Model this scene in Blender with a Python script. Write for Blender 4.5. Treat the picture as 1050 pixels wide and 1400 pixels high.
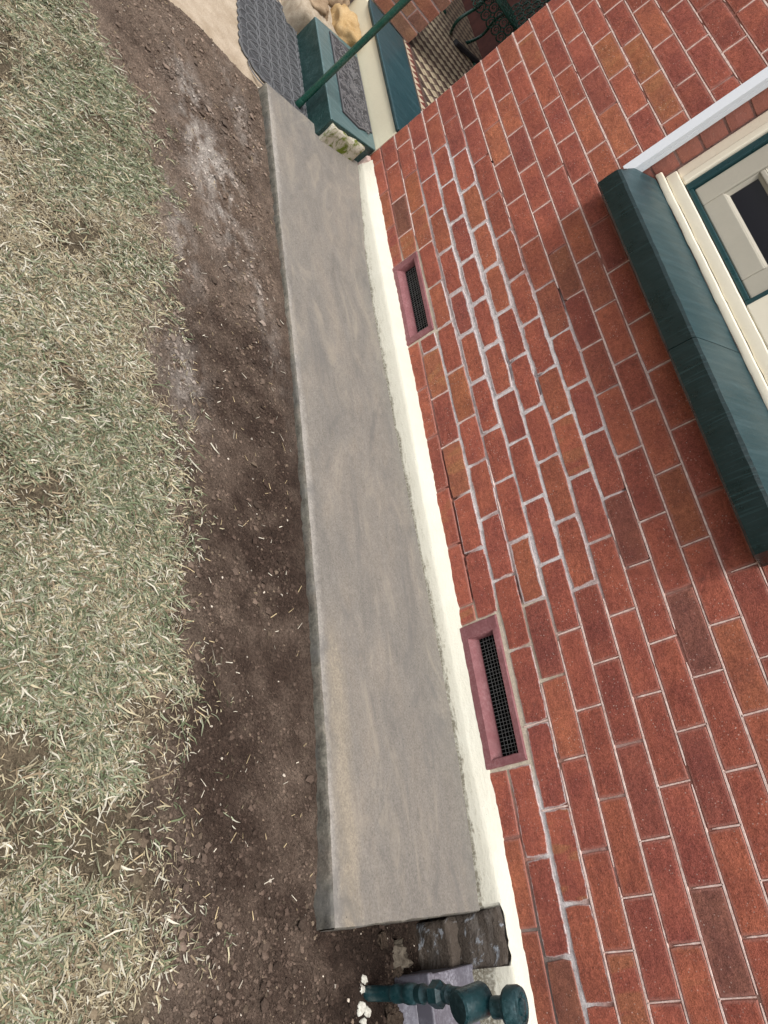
import bpy, bmesh, math, random
import numpy as np
from mathutils import Matrix, Vector

for o in list(bpy.data.objects):
    bpy.data.objects.remove(o, do_unlink=True)
S = bpy.context.scene
COL = S.collection
rnd = random.Random(7)
nr = np.random.default_rng(11)

# ------------------------------------------------------------------ camera, sky, sun, exposure
cam = bpy.data.cameras.new("camera"); cam_o = bpy.data.objects.new("camera", cam); COL.objects.link(cam_o)
right = Vector((-0.128712, -0.634099, 0.762464)); down = Vector((-0.864922, -0.304338, -0.399109)); fwd = Vector((0.485122, -0.710842, -0.509274))
M = Matrix((right, -down, -fwd)).transposed().to_4x4()
M.translation = Vector((-3.45142, 2.08054, 1.26304))
cam_o.matrix_world = M
cam.sensor_fit = 'VERTICAL'; cam.sensor_height = 36.0
cam.lens = 36.0 * 994.5 / 1400.0
cam.clip_start = 0.02; cam.clip_end = 500
S.camera = cam_o
S.render.resolution_x = 768; S.render.resolution_y = 1024

SUN_EL, SUN_AZ = math.radians(70), math.radians(-32)      # azimuth measured from +Y towards +X
W = bpy.data.worlds.new("World"); S.world = W; W.use_nodes = True
wn = W.node_tree; bg = wn.nodes['Background']
sky = wn.nodes.new('ShaderNodeTexSky'); sky.sky_type = 'NISHITA'; sky.sun_disc = False
sky.sun_elevation = SUN_EL; sky.sun_rotation = SUN_AZ
sky.dust_density = 4.0; sky.air_density = 1.0
hs = wn.nodes.new('ShaderNodeHueSaturation'); hs.inputs['Saturation'].default_value = 0.22
wn.links.new(sky.outputs[0], hs.inputs['Color']); wn.links.new(hs.outputs[0], bg.inputs['Color'])
bg.inputs['Strength'].default_value = 0.10
sl = bpy.data.lights.new("sun", 'SUN'); sl.energy = 1.5; sl.angle = math.radians(20); sl.color = (1.0, 0.965, 0.91)
so = bpy.data.objects.new("sun", sl); COL.objects.link(so)
sd = Vector((math.sin(SUN_AZ) * math.cos(SUN_EL), math.cos(SUN_AZ) * math.cos(SUN_EL), math.sin(SUN_EL)))
so.rotation_euler = sd.to_track_quat('Z', 'Y').to_euler()
S.view_settings.view_transform = 'Standard'; S.view_settings.look = 'None'
S.view_settings.exposure = 0.90; S.view_settings.gamma = 1.0; S.view_settings.use_curve_mapping = False

# ------------------------------------------------------------------ numeric noise
def _h(ix, iy, iz, seed):
    n = (ix.astype(np.int64) * 374761393 + iy.astype(np.int64) * 668265263 + iz.astype(np.int64) * 2147483647 + seed * 1274126177) & 0xffffffff
    n = ((n ^ (n >> 13)) * 1274126177) & 0xffffffff
    n = ((n ^ (n >> 16)) * 2246822519) & 0xffffffff
    return ((n ^ (n >> 15)) & 0xffffff) / float(0xffffff)
def vn(x, y, z=0.0, seed=0):
    x = np.asarray(x, float); y = np.asarray(y, float) + 0 * x; z = np.asarray(z, float) + 0 * x
    fx, fy, fz = np.floor(x), np.floor(y), np.floor(z)
    tx, ty, tz = x - fx, y - fy, z - fz
    tx, ty, tz = [t * t * (3 - 2 * t) for t in (tx, ty, tz)]
    r = 0
    for a in (0, 1):
        for b in (0, 1):
            for c in (0, 1):
                wgt = (tx if a else 1 - tx) * (ty if b else 1 - ty) * (tz if c else 1 - tz)
                r = r + wgt * _h(fx + a, fy + b, fz + c, seed)
    return r * 2 - 1
def fbm(x, y, z=0.0, seed=0, o=4, g=0.5):
    r = 0; a = 1.0; t = 0
    for i in range(o):
        r = r + a * vn(np.asarray(x) * 2 ** i, np.asarray(y) * 2 ** i, np.asarray(z) * 2 ** i, seed + i * 17); t += a; a *= g
    return r / t
def sm(a, b, x):
    t = np.clip((np.asarray(x, float) - a) / (b - a), 0, 1); return t * t * (3 - 2 * t)

# ------------------------------------------------------------------ mesh helpers
def add(name, verts, faces, mat=None, parent=None, smooth=False, cols=None, loc=None, colname='col'):
    me = bpy.data.meshes.new(name)
    me.from_pydata([tuple(v) for v in verts], [], [tuple(f) for f in faces])
    if mat: me.materials.append(mat)
    if smooth: me.polygons.foreach_set('use_smooth', [True] * len(me.polygons))
    if cols is not None:
        at = me.color_attributes.new(colname, 'FLOAT_COLOR', 'POINT')
        c = np.ones((len(verts), 4), np.float32); cc = np.asarray(cols, np.float32); c[:, :cc.shape[1]] = cc
        at.data.foreach_set('color', c.ravel())
    me.update()
    o = bpy.data.objects.new(name, me); COL.objects.link(o)
    if parent: o.parent = parent
    if loc is not None: o.location = loc
    return o
def add_np(name, V, F, mat, parent=None, smooth=False, cols=None):
    """fast path: V (n,3), F (m,k) arrays"""
    me = bpy.data.meshes.new(name); V = np.asarray(V, np.float32); F = np.asarray(F, np.int32); k = F.shape[1]
    me.vertices.add(len(V)); me.vertices.foreach_set('co', V.ravel())
    me.loops.add(F.size); me.loops.foreach_set('vertex_index', F.ravel())
    me.polygons.add(len(F)); me.polygons.foreach_set('loop_start', np.arange(0, F.size, k, dtype=np.int32))
    me.polygons.foreach_set('use_smooth', np.full(len(F), smooth))
    me.materials.append(mat); me.update(calc_edges=True)
    if cols is not None:
        at = me.color_attributes.new('col', 'FLOAT_COLOR', 'POINT')
        c = np.ones((len(V), 4), np.float32); c[:, :cols.shape[1]] = cols
        at.data.foreach_set('color', c.ravel())
    me.validate(); o = bpy.data.objects.new(name, me); COL.objects.link(o)
    if parent: o.parent = parent
    return o
def empty(name, loc=(0, 0, 0)):
    o = bpy.data.objects.new(name, None); COL.objects.link(o); o.location = loc; o.empty_display_size = 0.1
    return o
def tag(o, label=None, cat=None, group=None, kind=None):
    if label: o['label'] = label
    if cat: o['category'] = cat
    if group: o['group'] = group
    if kind: o['kind'] = kind
    return o
class MB:
    def __init__(s): s.v = []; s.f = []; s.c = []
    def put(s, v, f, c=None):
        n = len(s.v); s.v += [tuple(p) for p in v]; s.f += [tuple(i + n for i in q) for q in f]
        if c is not None: s.c += [c] * len(v)
    def box(s, x0, x1, y0, y1, z0, z1, c=None):
        v = [(x, y, z) for x in (x0, x1) for y in (y0, y1) for z in (z0, z1)]
        s.put(v, [(0, 1, 3, 2), (4, 6, 7, 5), (0, 4, 5, 1), (2, 3, 7, 6), (0, 2, 6, 4), (1, 5, 7, 3)], c)
    def tube(s, pts, r, n=8, c=None, caps=True):
        pts = [Vector(p) for p in pts]; rs = r if isinstance(r, (list, tuple)) else [r] * len(pts)
        ring = []; v = []; f = []
        d0 = (pts[1] - pts[0]).normalized(); u = d0.orthogonal().normalized()
        for i, p in enumerate(pts):
            d = (pts[min(i + 1, len(pts) - 1)] - pts[max(i - 1, 0)])
            d = d.normalized() if d.length > 1e-9 else d0
            u = (u - d * u.dot(d)); u = u.normalized() if u.length > 1e-6 else d.orthogonal().normalized()
            w = d.cross(u)
            for k in range(n):
                a = 2 * math.pi * k / n
                v.append(p + (u * math.cos(a) + w * math.sin(a)) * rs[i])
        for i in range(len(pts) - 1):
            for k in range(n):
                f.append((i * n + k, i * n + (k + 1) % n, (i + 1) * n + (k + 1) % n, (i + 1) * n + k))
        if caps:
            f.append(tuple(range(n - 1, -1, -1))); f.append(tuple((len(pts) - 1) * n + k for k in range(n)))
        s.put(v, f, c)
    def build(s, name, mat, parent=None, smooth=False, cols=False):
        return add(name, s.v, s.f, mat, parent, smooth, s.c if s.c else None)
def bevel(o, w=0.004, seg=2, angle=35):
    m = o.modifiers.new('bevel', 'BEVEL'); m.width = w; m.segments = seg; m.limit_method = 'ANGLE'; m.angle_limit = math.radians(angle)
    return o
def autosmooth(o, ang=35):
    me = o.data
    me.polygons.foreach_set('use_smooth', [True] * len(me.polygons))
    bm = bmesh.new(); bm.from_mesh(me)
    for e in bm.edges:
        if len(e.link_faces) == 2 and e.calc_face_angle(0) > math.radians(ang): e.smooth = False
    bm.to_mesh(me); bm.free(); return o

# ------------------------------------------------------------------ material helper
class NT:
    def __init__(s, name):
        s.m = bpy.data.materials.new(name); s.m.use_nodes = True; s.t = s.m.node_tree; s.n = s.t.nodes; s.l = s.t.links
        s.b = s.n['Principled BSDF']; s._co = None
    def L(s, a, b): s.l.new(a, b)
    def co(s, kind='Object'):
        t = s.n.new('ShaderNodeTexCoord'); return t.outputs[kind]
    def map(s, vec, scale=(1, 1, 1), rot=(0, 0, 0), loc=(0, 0, 0)):
        m = s.n.new('ShaderNodeMapping'); m.inputs['Scale'].default_value = scale; m.inputs['Rotation'].default_value = rot; m.inputs['Location'].default_value = loc
        s.L(vec, m.inputs['Vector']); return m.outputs[0]
    def noise(s, vec, scale, detail=4, rough=0.55, dist=0.0, lac=2.0):
        t = s.n.new('ShaderNodeTexNoise'); t.inputs['Scale'].default_value = scale; t.inputs['Detail'].default_value = detail
        t.inputs['Roughness'].default_value = rough; t.inputs['Distortion'].default_value = dist
        s.L(vec, t.inputs['Vector']); return t.outputs['Fac']
    def vor(s, vec, scale, feat='F1', rand=1.0, out='Distance'):
        t = s.n.new('ShaderNodeTexVoronoi'); t.feature = feat; t.inputs['Scale'].default_value = scale; t.inputs['Randomness'].default_value = rand
        s.L(vec, t.inputs['Vector']); return t.outputs[out]
    def ramp(s, fac, stops, interp='LINEAR'):
        r = s.n.new('ShaderNodeValToRGB'); r.color_ramp.interpolation = interp
        e = r.color_ramp.elements
        while len(e) < len(stops): e.new(0.5)
        for i, (p, c) in enumerate(stops):
            e[i].position = p; e[i].color = (c, c, c, 1) if isinstance(c, (int, float)) else (*c, 1)
        s.L(fac, r.inputs[0]); return r.outputs[0]
    def mix(s, fac, a, b, mode='MIX'):
        m = s.n.new('ShaderNodeMix'); m.data_type = 'RGBA'; m.blend_type = mode
        for k, val in ((0, fac), (6, a), (7, b)):
            if isinstance(val, (int, float)): m.inputs[k].default_value = val if k == 0 else (val, val, val, 1)
            elif isinstance(val, (tuple, list)): m.inputs[k].default_value = (*val, 1)
            else: s.L(val, m.inputs[k])
        return m.outputs[2]
    def math(s, op, a, b=None, clamp=False):
        m = s.n.new('ShaderNodeMath'); m.operation = op; m.use_clamp = clamp
        for k, val in ((0, a), (1, b)):
            if val is None: continue
            if isinstance(val, (int, float)): m.inputs[k].default_value = val
            else: s.L(val, m.inputs[k])
        return m.outputs[0]
    def attr(s, name, out='Color'):
        a = s.n.new('ShaderNodeAttribute'); a.attribute_name = name; return a.outputs[out]
    def bump(s, h, strength=0.3, dist=0.002, prev=None):
        b = s.n.new('ShaderNodeBump'); b.inputs['Strength'].default_value = strength; b.inputs['Distance'].default_value = dist
        s.L(h, b.inputs['Height'])
        if prev is not None: s.L(prev, b.inputs['Normal'])
        return b.outputs[0]
    def out(s, col=None, rough=0.8, nrm=None, spec=0.3, metal=0.0):
        if col is not None:
            if isinstance(col, (tuple, list)): s.b.inputs['Base Color'].default_value = (*col, 1)
            else: s.L(col, s.b.inputs['Base Color'])
        if isinstance(rough, (int, float)): s.b.inputs['Roughness'].default_value = rough
        else: s.L(rough, s.b.inputs['Roughness'])
        if nrm is not None: s.L(nrm, s.b.inputs['Normal'])
        s.b.inputs['Specular IOR Level'].default_value = spec; s.b.inputs['Metallic'].default_value = metal
        return s.m

def m_brick():
    t = NT('brick'); oi = t.n.new('ShaderNodeObjectInfo'); oc = t.co()
    off = t.n.new('ShaderNodeVectorMath'); off.operation = 'MULTIPLY_ADD'
    rv = t.n.new('ShaderNodeCombineXYZ')
    for i in range(3): t.L(oi.outputs['Random'], rv.inputs[i])
    t.L(rv.outputs[0], off.inputs[0]); off.inputs[1].default_value = (37.0, 91.0, 53.0); t.L(oc, off.inputs[2])
    v = off.outputs[0]
    base = oi.outputs['Color']
    big = t.noise(v, 9, 4, 0.6)
    c = t.mix(t.ramp(big, [(0.35, 0.0), (0.7, 1.0)]), t.mix(1.0, base, (0.78, 0.74, 0.80), 'MULTIPLY'), t.mix(1.0, base, (1.14, 1.13, 1.06), 'MULTIPLY'))
    # orange banding across some bricks (amount in the object's alpha)
    band = t.noise(t.map(v, (26, 1, 7), (0, 0.5, 0)), 1.0, 2, 0.4)
    bf = t.math('MULTIPLY', t.ramp(band, [(0.5, 0.0), (0.58, 1.0)]), t.math('SUBTRACT', 1.0, oi.outputs['Alpha'], True), True)
    c = t.mix(bf, c, (0.37, 0.155, 0.075))
    fine = t.noise(v, 260, 3, 0.7)
    c = t.mix(1.0, c, t.ramp(fine, [(0.22, 0.50), (0.5, 0.97), (0.78, 1.50)]), 'MULTIPLY')
    mid = t.noise(v, 75, 4, 0.7)
    c = t.mix(1.0, c, t.ramp(mid, [(0.28, 0.74), (0.72, 1.24)]), 'MULTIPLY')
    dirt = t.noise(v, 30, 5, 0.7)
    c = t.mix(t.ramp(dirt, [(0.58, 0.0), (0.74, 0.42)]), c, (0.11, 0.055, 0.045))
    # pale mortar specks
    vd = t.vor(v, 95); sp = t.ramp(vd, [(0.10, 1.0), (0.20, 0.0)])
    spn = t.ramp(t.noise(v, 16, 2), [(0.46, 0.06), (0.64, 0.75)])
    c = t.mix(t.math('MULTIPLY', sp, spn, True), c, (0.62, 0.46, 0.40))
    # dark pits
    pit = t.ramp(t.vor(v, 75), [(0.03, 1.0), (0.10, 0.0)])
    pitn = t.ramp(t.noise(v, 22, 3), [(0.56, 0.0), (0.68, 1.0)])
    pf = t.math('MULTIPLY', pit, pitn, True)
    c = t.mix(pf, c, (0.045, 0.022, 0.018))
    # red mortar feathered over the arrises
    ed = t.attr('edge', 'Fac'); en = t.noise(v, 60, 4, 0.7)
    ef = t.ramp(t.math('MULTIPLY', ed, t.math('ADD', en, 0.35)), [(0.42, 0.0), (0.8, 0.55)])
    c = t.mix(ef, c, (0.40, 0.185, 0.15))
    sm_ = t.attr('smear', 'Fac')
    sf = t.ramp(t.math('MULTIPLY', sm_, t.math('ADD', t.noise(v, 45, 5, 0.75), 0.30)), [(0.34, 0.0), (0.50, 0.85)])
    c = t.mix(sf, c, t.mix(mid, (0.42, 0.365, 0.36), (0.72, 0.66, 0.66)))
    h = t.math('SUBTRACT', t.math('ADD', t.math('MULTIPLY', fine, 0.5), t.math('MULTIPLY', mid, 0.9)), t.math('MULTIPLY', pf, 1.2))
    return t.out(c, 0.88, t.bump(h, 0.8, 0.003), 0.25)
def m_mortar():
    t = NT('mortar'); v = t.co(); a = t.n.new('ShaderNodeSeparateColor'); t.L(t.attr('col'), a.inputs[0])
    n1 = t.noise(v, 35, 5, 0.65); n2 = t.noise(v, 220, 3, 0.7)
    pink = t.mix(t.ramp(n1, [(0.35, 0.0), (0.62, 1.0)]), (0.25, 0.105, 0.08), (0.40, 0.20, 0.165))
    grey = t.mix(t.ramp(n1, [(0.3, 0.0), (0.65, 1.0)]), (0.46, 0.415, 0.415), (0.80, 0.745, 0.745))
    cream = t.mix(n1, (0.42, 0.35, 0.26), (0.74, 0.66, 0.54))
    dark = t.mix(n1, (0.12, 0.10, 0.09), (0.26, 0.23, 0.21))
    c = t.mix(a.outputs[0], pink, grey); c = t.mix(a.outputs[1], c, cream); c = t.mix(a.outputs[2], c, dark)
    c = t.mix(1.0, c, t.ramp(n2, [(0.25, 0.72), (0.7, 1.12)]), 'MULTIPLY')
    return t.out(c, 0.95, t.bump(t.math('ADD', n2, n1), 0.6, 0.002), 0.2)
def m_paint(name, col, rough=0.5, dirt=(0.3, 0.25, 0.15), dirt_amt=0.5, bumpy=0.4, spec=0.4, thr=0.62, var=0.12):
    t = NT(name); v = t.co()
    n1 = t.noise(v, 11, 6, 0.7); n2 = t.noise(v, 130, 4, 0.65); n3 = t.noise(v, 38, 4, 0.6, 0.6)
    lo = tuple(x * (1 - var) for x in col); hi = tuple(min(x * (1 + var), 1) for x in col)
    c = t.mix(n1, lo, hi)
    f = t.math('MULTIPLY', t.ramp(n1, [(thr - 0.14, 0.0), (thr + 0.12, 1.0)]), t.ramp(n2, [(0.42, 0.0), (0.62, dirt_amt)]), True)
    c = t.mix(f, c, dirt)
    r = t.ramp(n3, [(0.3, max(rough - 0.12, 0.02)), (0.7, min(rough + 0.15, 1))])
    return t.out(c, r, t.bump(t.math('ADD', t.math('MULTIPLY', n2, 0.5), n3), bumpy, 0.002), spec)
def m_plinth():
    t = NT('plinth_paint'); v = t.co()
    n1 = t.noise(v, 7, 6, 0.7); n2 = t.noise(v, 120, 4, 0.7); n3 = t.noise(t.map(v, (3, 12, 12)), 6, 5, 0.7)
    c = t.mix(n1, (0.58, 0.555, 0.455), (0.69, 0.675, 0.585))
    sx = t.n.new('ShaderNodeSeparateXYZ'); t.L(v, sx.inputs[0])
    # soil splash and mould along the foot of the paint
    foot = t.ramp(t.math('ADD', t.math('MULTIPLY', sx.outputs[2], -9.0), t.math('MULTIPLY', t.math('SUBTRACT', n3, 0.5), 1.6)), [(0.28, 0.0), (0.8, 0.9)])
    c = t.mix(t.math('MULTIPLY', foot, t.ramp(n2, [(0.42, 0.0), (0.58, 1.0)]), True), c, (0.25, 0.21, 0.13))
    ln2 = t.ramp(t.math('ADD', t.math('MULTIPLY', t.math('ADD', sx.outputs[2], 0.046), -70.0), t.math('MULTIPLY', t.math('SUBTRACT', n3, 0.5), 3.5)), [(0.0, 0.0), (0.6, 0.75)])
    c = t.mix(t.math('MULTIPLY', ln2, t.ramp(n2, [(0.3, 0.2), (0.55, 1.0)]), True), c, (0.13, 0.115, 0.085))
    spk = t.ramp(t.vor(v, 90), [(0.04, 1.0), (0.1, 0.0)])
    c = t.mix(t.math('MULTIPLY', spk, t.ramp(n1, [(0.5, 0.0), (0.6, 0.8)]), True), c, (0.12, 0.10, 0.07))
    return t.out(c, 0.6, t.bump(t.math('ADD', n2, t.math('MULTIPLY', n3, 1.5)), 0.45, 0.003), 0.35)
def m_slab(side=False):
    t = NT('concrete_side' if side else 'concrete'); v = t.co()
    n0 = t.noise(t.map(v, (0.9, 2.6, 1), (0, 0, 0.25)), 2.2, 5, 0.6, 0.8)
    n1 = t.noise(t.map(v, (1.2, 3.5, 1), (0, 0, -0.5)), 5, 6, 0.65, 0.6)
    n2 = t.noise(v, 190, 3, 0.75); n3 = t.noise(v, 45, 5, 0.7)
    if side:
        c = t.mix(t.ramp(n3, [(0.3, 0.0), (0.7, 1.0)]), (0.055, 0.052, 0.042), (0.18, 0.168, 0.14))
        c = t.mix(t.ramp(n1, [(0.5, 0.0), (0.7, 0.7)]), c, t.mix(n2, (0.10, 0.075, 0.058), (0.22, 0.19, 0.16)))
    else:
        c = t.ramp(n0, [(0.3, (0.150, 0.140, 0.126)), (0.48, (0.182, 0.168, 0.148)), (0.66, (0.220, 0.196, 0.166)), (0.8, (0.235, 0.214, 0.188))])
        c = t.mix(t.ramp(n1, [(0.35, 0.0), (0.7, 0.6)]), c, (0.196, 0.184, 0.166))
        ed = t.attr('col'); sc = t.n.new('ShaderNodeSeparateColor'); t.L(ed, sc.inputs[0])
        ef = t.ramp(t.math('MULTIPLY', sc.outputs[0], t.math('ADD', n3, 0.25)), [(0.32, 0.0), (0.62, 0.75)])
        c = t.mix(ef, c, (0.32, 0.302, 0.275))
        tan = t.ramp(t.math('MULTIPLY', sc.outputs[1], t.math('ADD', n1, 0.3)), [(0.40, 0.0), (0.7, 0.6)])
        c = t.mix(tan, c, (0.285, 0.245, 0.185))
        pin = t.ramp(t.vor(v, 40), [(0.05, 1.0), (0.12, 0.0)])
        c = t.mix(t.math('MULTIPLY', pin, t.ramp(n3, [(0.50, 0.0), (0.58, 0.9)]), True), c, (0.075, 0.07, 0.065))
    c = t.mix(1.0, c, t.ramp(n2, [(0.2, 0.60), (0.5, 1.0), (0.8, 1.42)]), 'MULTIPLY')
    tr = t.noise(t.map(v, (2.4, 4, 1), (0, 0, .3)), 5, 6, 0.72, 1.5)
    c = t.mix(1.0, c, t.ramp(tr, [(0.3, 0.88), (0.5, 1.0), (0.7, 1.10)]), 'MULTIPLY')
    st = t.noise(t.map(v, (.8, 2.2, 1)), 3.2, 5, 0.7, 1.5)
    c = t.mix(t.ramp(st, [(0.52, 0.0), (0.66, 0.62)]), c, t.mix(n3, (0.10, 0.098, 0.095), (0.17, 0.162, 0.15)))
    c = t.mix(t.ramp(st, [(0.33, 0.6), (0.46, 0.0)]), c, t.mix(n3, (0.225, 0.20, 0.162), (0.32, 0.288, 0.24)))
    h = t.math('ADD', t.math('MULTIPLY', n2, 0.6), t.math('MULTIPLY', n3, 1.0))
    return t.out(c, 0.85, t.bump(h, 0.7 if side else 0.35, 0.004 if side else 0.0018), 0.25)
def m_vcol(name, rough=0.9, fine=300, amt=0.25, bump=0.0, bdist=0.002, spec=0.15, big=None):
    t = NT(name); v = t.co(); c = t.attr('col'); n = t.noise(v, fine, 4, 0.7)
    c = t.mix(1.0, c, t.ramp(n, [(0.25, 1 - amt), (0.75, 1 + amt)]), 'MULTIPLY')
    if big:
        c = t.mix(1.0, c, t.ramp(t.noise(v, big, 5, 0.65), [(0.3, 0.75), (0.7, 1.22)]), 'MULTIPLY')
    nb = t.bump(t.math('ADD', n, t.math('MULTIPLY', t.noise(v, fine * 0.3, 4, 0.7), 1.5)), bump, bdist) if bump else None
    return t.out(c, rough, nb, spec)
def m_simple(name, lo, hi, scale, rough=0.8, bump=0.3, bdist=0.002, spec=0.3, fine=200, metal=0.0):
    t = NT(name); v = t.co(); n = t.noise(v, scale, 5, 0.65); f = t.noise(v, fine, 3, 0.7)
    c = t.mix(t.ramp(n, [(0.3, 0.0), (0.7, 1.0)]), lo, hi)
    c = t.mix(1.0, c, t.ramp(f, [(0.25, 0.8), (0.75, 1.18)]), 'MULTIPLY')
    return t.out(c, rough, t.bump(t.math('ADD', n, t.math('MULTIPLY', f, 0.6)), bump, bdist), spec, metal)
def m_sill():
    t = NT('green_sill_paint'); v = t.co()
    w = t.noise(t.map(v, (70, 5, 9), (0, 0.55, 0)), 1.0, 3, 0.55)
    n = t.noise(v, 14, 5, 0.7); f = t.noise(v, 240, 3, 0.7)
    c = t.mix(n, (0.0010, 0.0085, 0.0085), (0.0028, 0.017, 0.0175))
    c = t.mix(t.ramp(f, [(0.64, 0.0), (0.74, 0.5)]), c, (0.06, 0.13, 0.14))
    scr = t.ramp(t.noise(t.map(v, (160, 3, 6), (0, 0.55, 0)), 1.0, 2, 0.5), [(0.58, 0.0), (0.70, 0.3)])
    c = t.mix(scr, c, (0.03, 0.07, 0.075))
    h = t.math('ADD', w, t.math('MULTIPLY', f, 0.12))
    return t.out(c, t.ramp(n, [(0.3, 0.22), (0.7, 0.42)]), t.bump(h, 0.55, 0.004), 0.5)
def m_lit_top(name, a, b, c3):  # paler copy of a paint, sky light on upward faces put into the colour
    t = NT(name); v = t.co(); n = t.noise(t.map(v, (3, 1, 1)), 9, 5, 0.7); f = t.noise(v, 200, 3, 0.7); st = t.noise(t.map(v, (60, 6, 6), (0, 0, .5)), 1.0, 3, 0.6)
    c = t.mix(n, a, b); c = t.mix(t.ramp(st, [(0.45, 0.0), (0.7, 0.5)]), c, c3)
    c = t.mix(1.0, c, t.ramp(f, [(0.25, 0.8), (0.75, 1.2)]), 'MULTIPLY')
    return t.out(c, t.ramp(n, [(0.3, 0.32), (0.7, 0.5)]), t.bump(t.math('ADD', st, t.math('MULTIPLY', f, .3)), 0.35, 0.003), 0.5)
def m_glass():
    t = NT('window_glass'); return t.out((0.012, 0.012, 0.017), 0.06, None, 0.5)

MAT = dict(sill_top=m_lit_top('sill_paint_lit', (.010, .034, .040), (.022, .054, .062), (.042, .080, .090)), step_top=m_lit_top('step_paint_lit', (.050, .100, .105), (.092, .150, .155), (.14, .20, .205)), nosing_top=m_lit_top('nosing_paint_lit', (.010, .038, .048), (.022, .062, .074), (.05, .10, .115)),
    brick=m_brick(), mortar=m_mortar(), plinth=m_plinth(), slab=m_slab(), slab_side=m_slab(True), sill=m_sill(), glass=m_glass(),
    vent=m_paint('vent_paint', (0.215, 0.082, 0.088), 0.65, (0.32, 0.17, 0.175), 0.7, 0.9, 0.3, 0.5, 0.28),
    dark=m_simple('dark_void', (0.006, 0.006, 0.006), (0.012, 0.012, 0.012), 8, 1.0, 0, spec=0.0),
    wire=m_simple('galvanised_wire', (0.11, 0.115, 0.115), (0.22, 0.225, 0.22), 60, 0.5, 0, spec=0.5),
    cream=m_paint('cream_timber_paint', (0.80, 0.74, 0.60), 0.45, (0.45, 0.38, 0.27), 0.35, 0.35, 0.4, 0.66, 0.05),
    white=m_paint('white_pvc', (0.80, 0.83, 0.88), 0.4, (0.5, 0.5, 0.5), 0.1, 0.05, 0.4, 0.7, 0.02),
    teal=m_paint('teal_gloss_paint', (0.006, 0.042, 0.048), 0.35, (0.05, 0.10, 0.10), 0.3, 0.2, 0.5),
    sash=m_paint('grey_sash_paint', (0.44, 0.41, 0.34), 0.5, (0.3, 0.28, 0.24), 0.3, 0.25, 0.4),
    green=m_paint('green_gloss_paint', (0.010, 0.062, 0.044), 0.25, (0.10, 0.16, 0.13), 0.5, 0.35, 0.5, 0.6, 0.25),
    bluegreen=m_paint('blue_green_paint', (0.004, 0.029, 0.034), 0.36, (0.09, 0.17, 0.19), 0.6, 0.4, 0.5, 0.55, 0.3),
    step=m_paint('green_step_paint', (0.004, 0.032, 0.030), 0.45, (0.09, 0.15, 0.15), 0.5, 0.7, 0.4, 0.5, 0.3),
    rubber=m_simple('grey_rubber', (0.032, 0.033, 0.036), (0.065, 0.067, 0.072), 30, 0.75, 0.4, 0.002),
    rib=m_simple('worn_rubber', (0.085, 0.088, 0.094), (0.155, 0.158, 0.165), 40, 0.7, 0.3, 0.001),
    rubdark=m_simple('dark_rubber', (0.030, 0.030, 0.033), (0.062, 0.060, 0.064), 30, 0.7, 0.4, 0.002),
    ribdark=m_simple('worn_dark_rubber', (0.11, 0.108, 0.112), (0.20, 0.195, 0.20), 40, 0.55, 0.3, 0.001),
    path=m_simple('sand_concrete', (0.30, 0.235, 0.165), (0.46, 0.385, 0.30), 9, 0.92, 0.8, 0.004, fine=150),
    stone=m_simple('sandstone', (0.36, 0.22, 0.085), (0.55, 0.40, 0.22), 12, 0.9, 0.9, 0.006),
    stone2=m_simple('brown_stone', (0.20, 0.13, 0.075), (0.40, 0.30, 0.20), 14, 0.9, 0.9, 0.006),
    render=m_simple('lime_mortar', (0.30, 0.235, 0.165), (0.48, 0.41, 0.32), 18, 0.95, 1.0, 0.006),
    rivcream=m_paint('cream_render', (0.74, 0.68, 0.51), 0.6, (0.35, 0.29, 0.18), 0.5, 0.5, 0.3, 0.7, 0.06),
    pinkrend=m_simple('pink_render', (0.40, 0.27, 0.235), (0.62, 0.50, 0.45), 22, 0.9, 0.8, 0.004),
    ground=m_vcol('soil', 0.97, 150, 0.62, 1.0, 0.010, 0.1, 22), crumbs=m_vcol('soil_crumbs', 0.95, 250, 0.35, 0.5, 0.002, 0.12),
    blade=m_vcol('grass_blade', 0.7, 90, 0.22, 0, spec=0.2), tile=m_vcol('tessellated_tile', 0.45, 40, 0.2, 0.15, 0.001, 0.4),
    redpaint=m_simple('oxide_red_wall', (0.075, 0.022, 0.018), (0.13, 0.042, 0.032), 12, 0.6, 0.3),
    lilac=m_paint('lilac_grey_paint', (0.105, 0.100, 0.122), 0.4, (0.42, 0.42, 0.48), 0.5, 0.25, 0.4, 0.55, 0.12),
    lump=m_simple('earthy_lump', (0.045, 0.036, 0.028), (0.19, 0.165, 0.13), 26, 0.95, 1.0, 0.008, 0.1, 120),
    clod=m_simple('earth_clod', (0.022, 0.016, 0.012), (0.075, 0.056, 0.042), 40, 0.97, 1.0, 0.006, 0.1, 160),
    splat=m_simple('white_paint_splash', (0.36, 0.35, 0.30), (0.66, 0.65, 0.58), 60, 0.8, 1.0),
)
def m_moss():
    t = NT('mossy_stone'); v = t.co(); n = t.noise(v, 17, 5, 0.65, 0.5); f = t.noise(v, 150, 4, 0.7)
    c = t.mix(f, (0.34, 0.31, 0.24), (0.62, 0.59, 0.50))
    c = t.mix(t.ramp(n, [(0.47, 0.0), (0.58, 1.0)]), c, t.mix(f, (0.05, 0.10, 0.015), (0.20, 0.22, 0.03)))
    return t.out(c, 0.95, t.bump(t.math('ADD', n, f), 1.0, 0.006), 0.15)
MAT['moss'] = m_moss()
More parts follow.
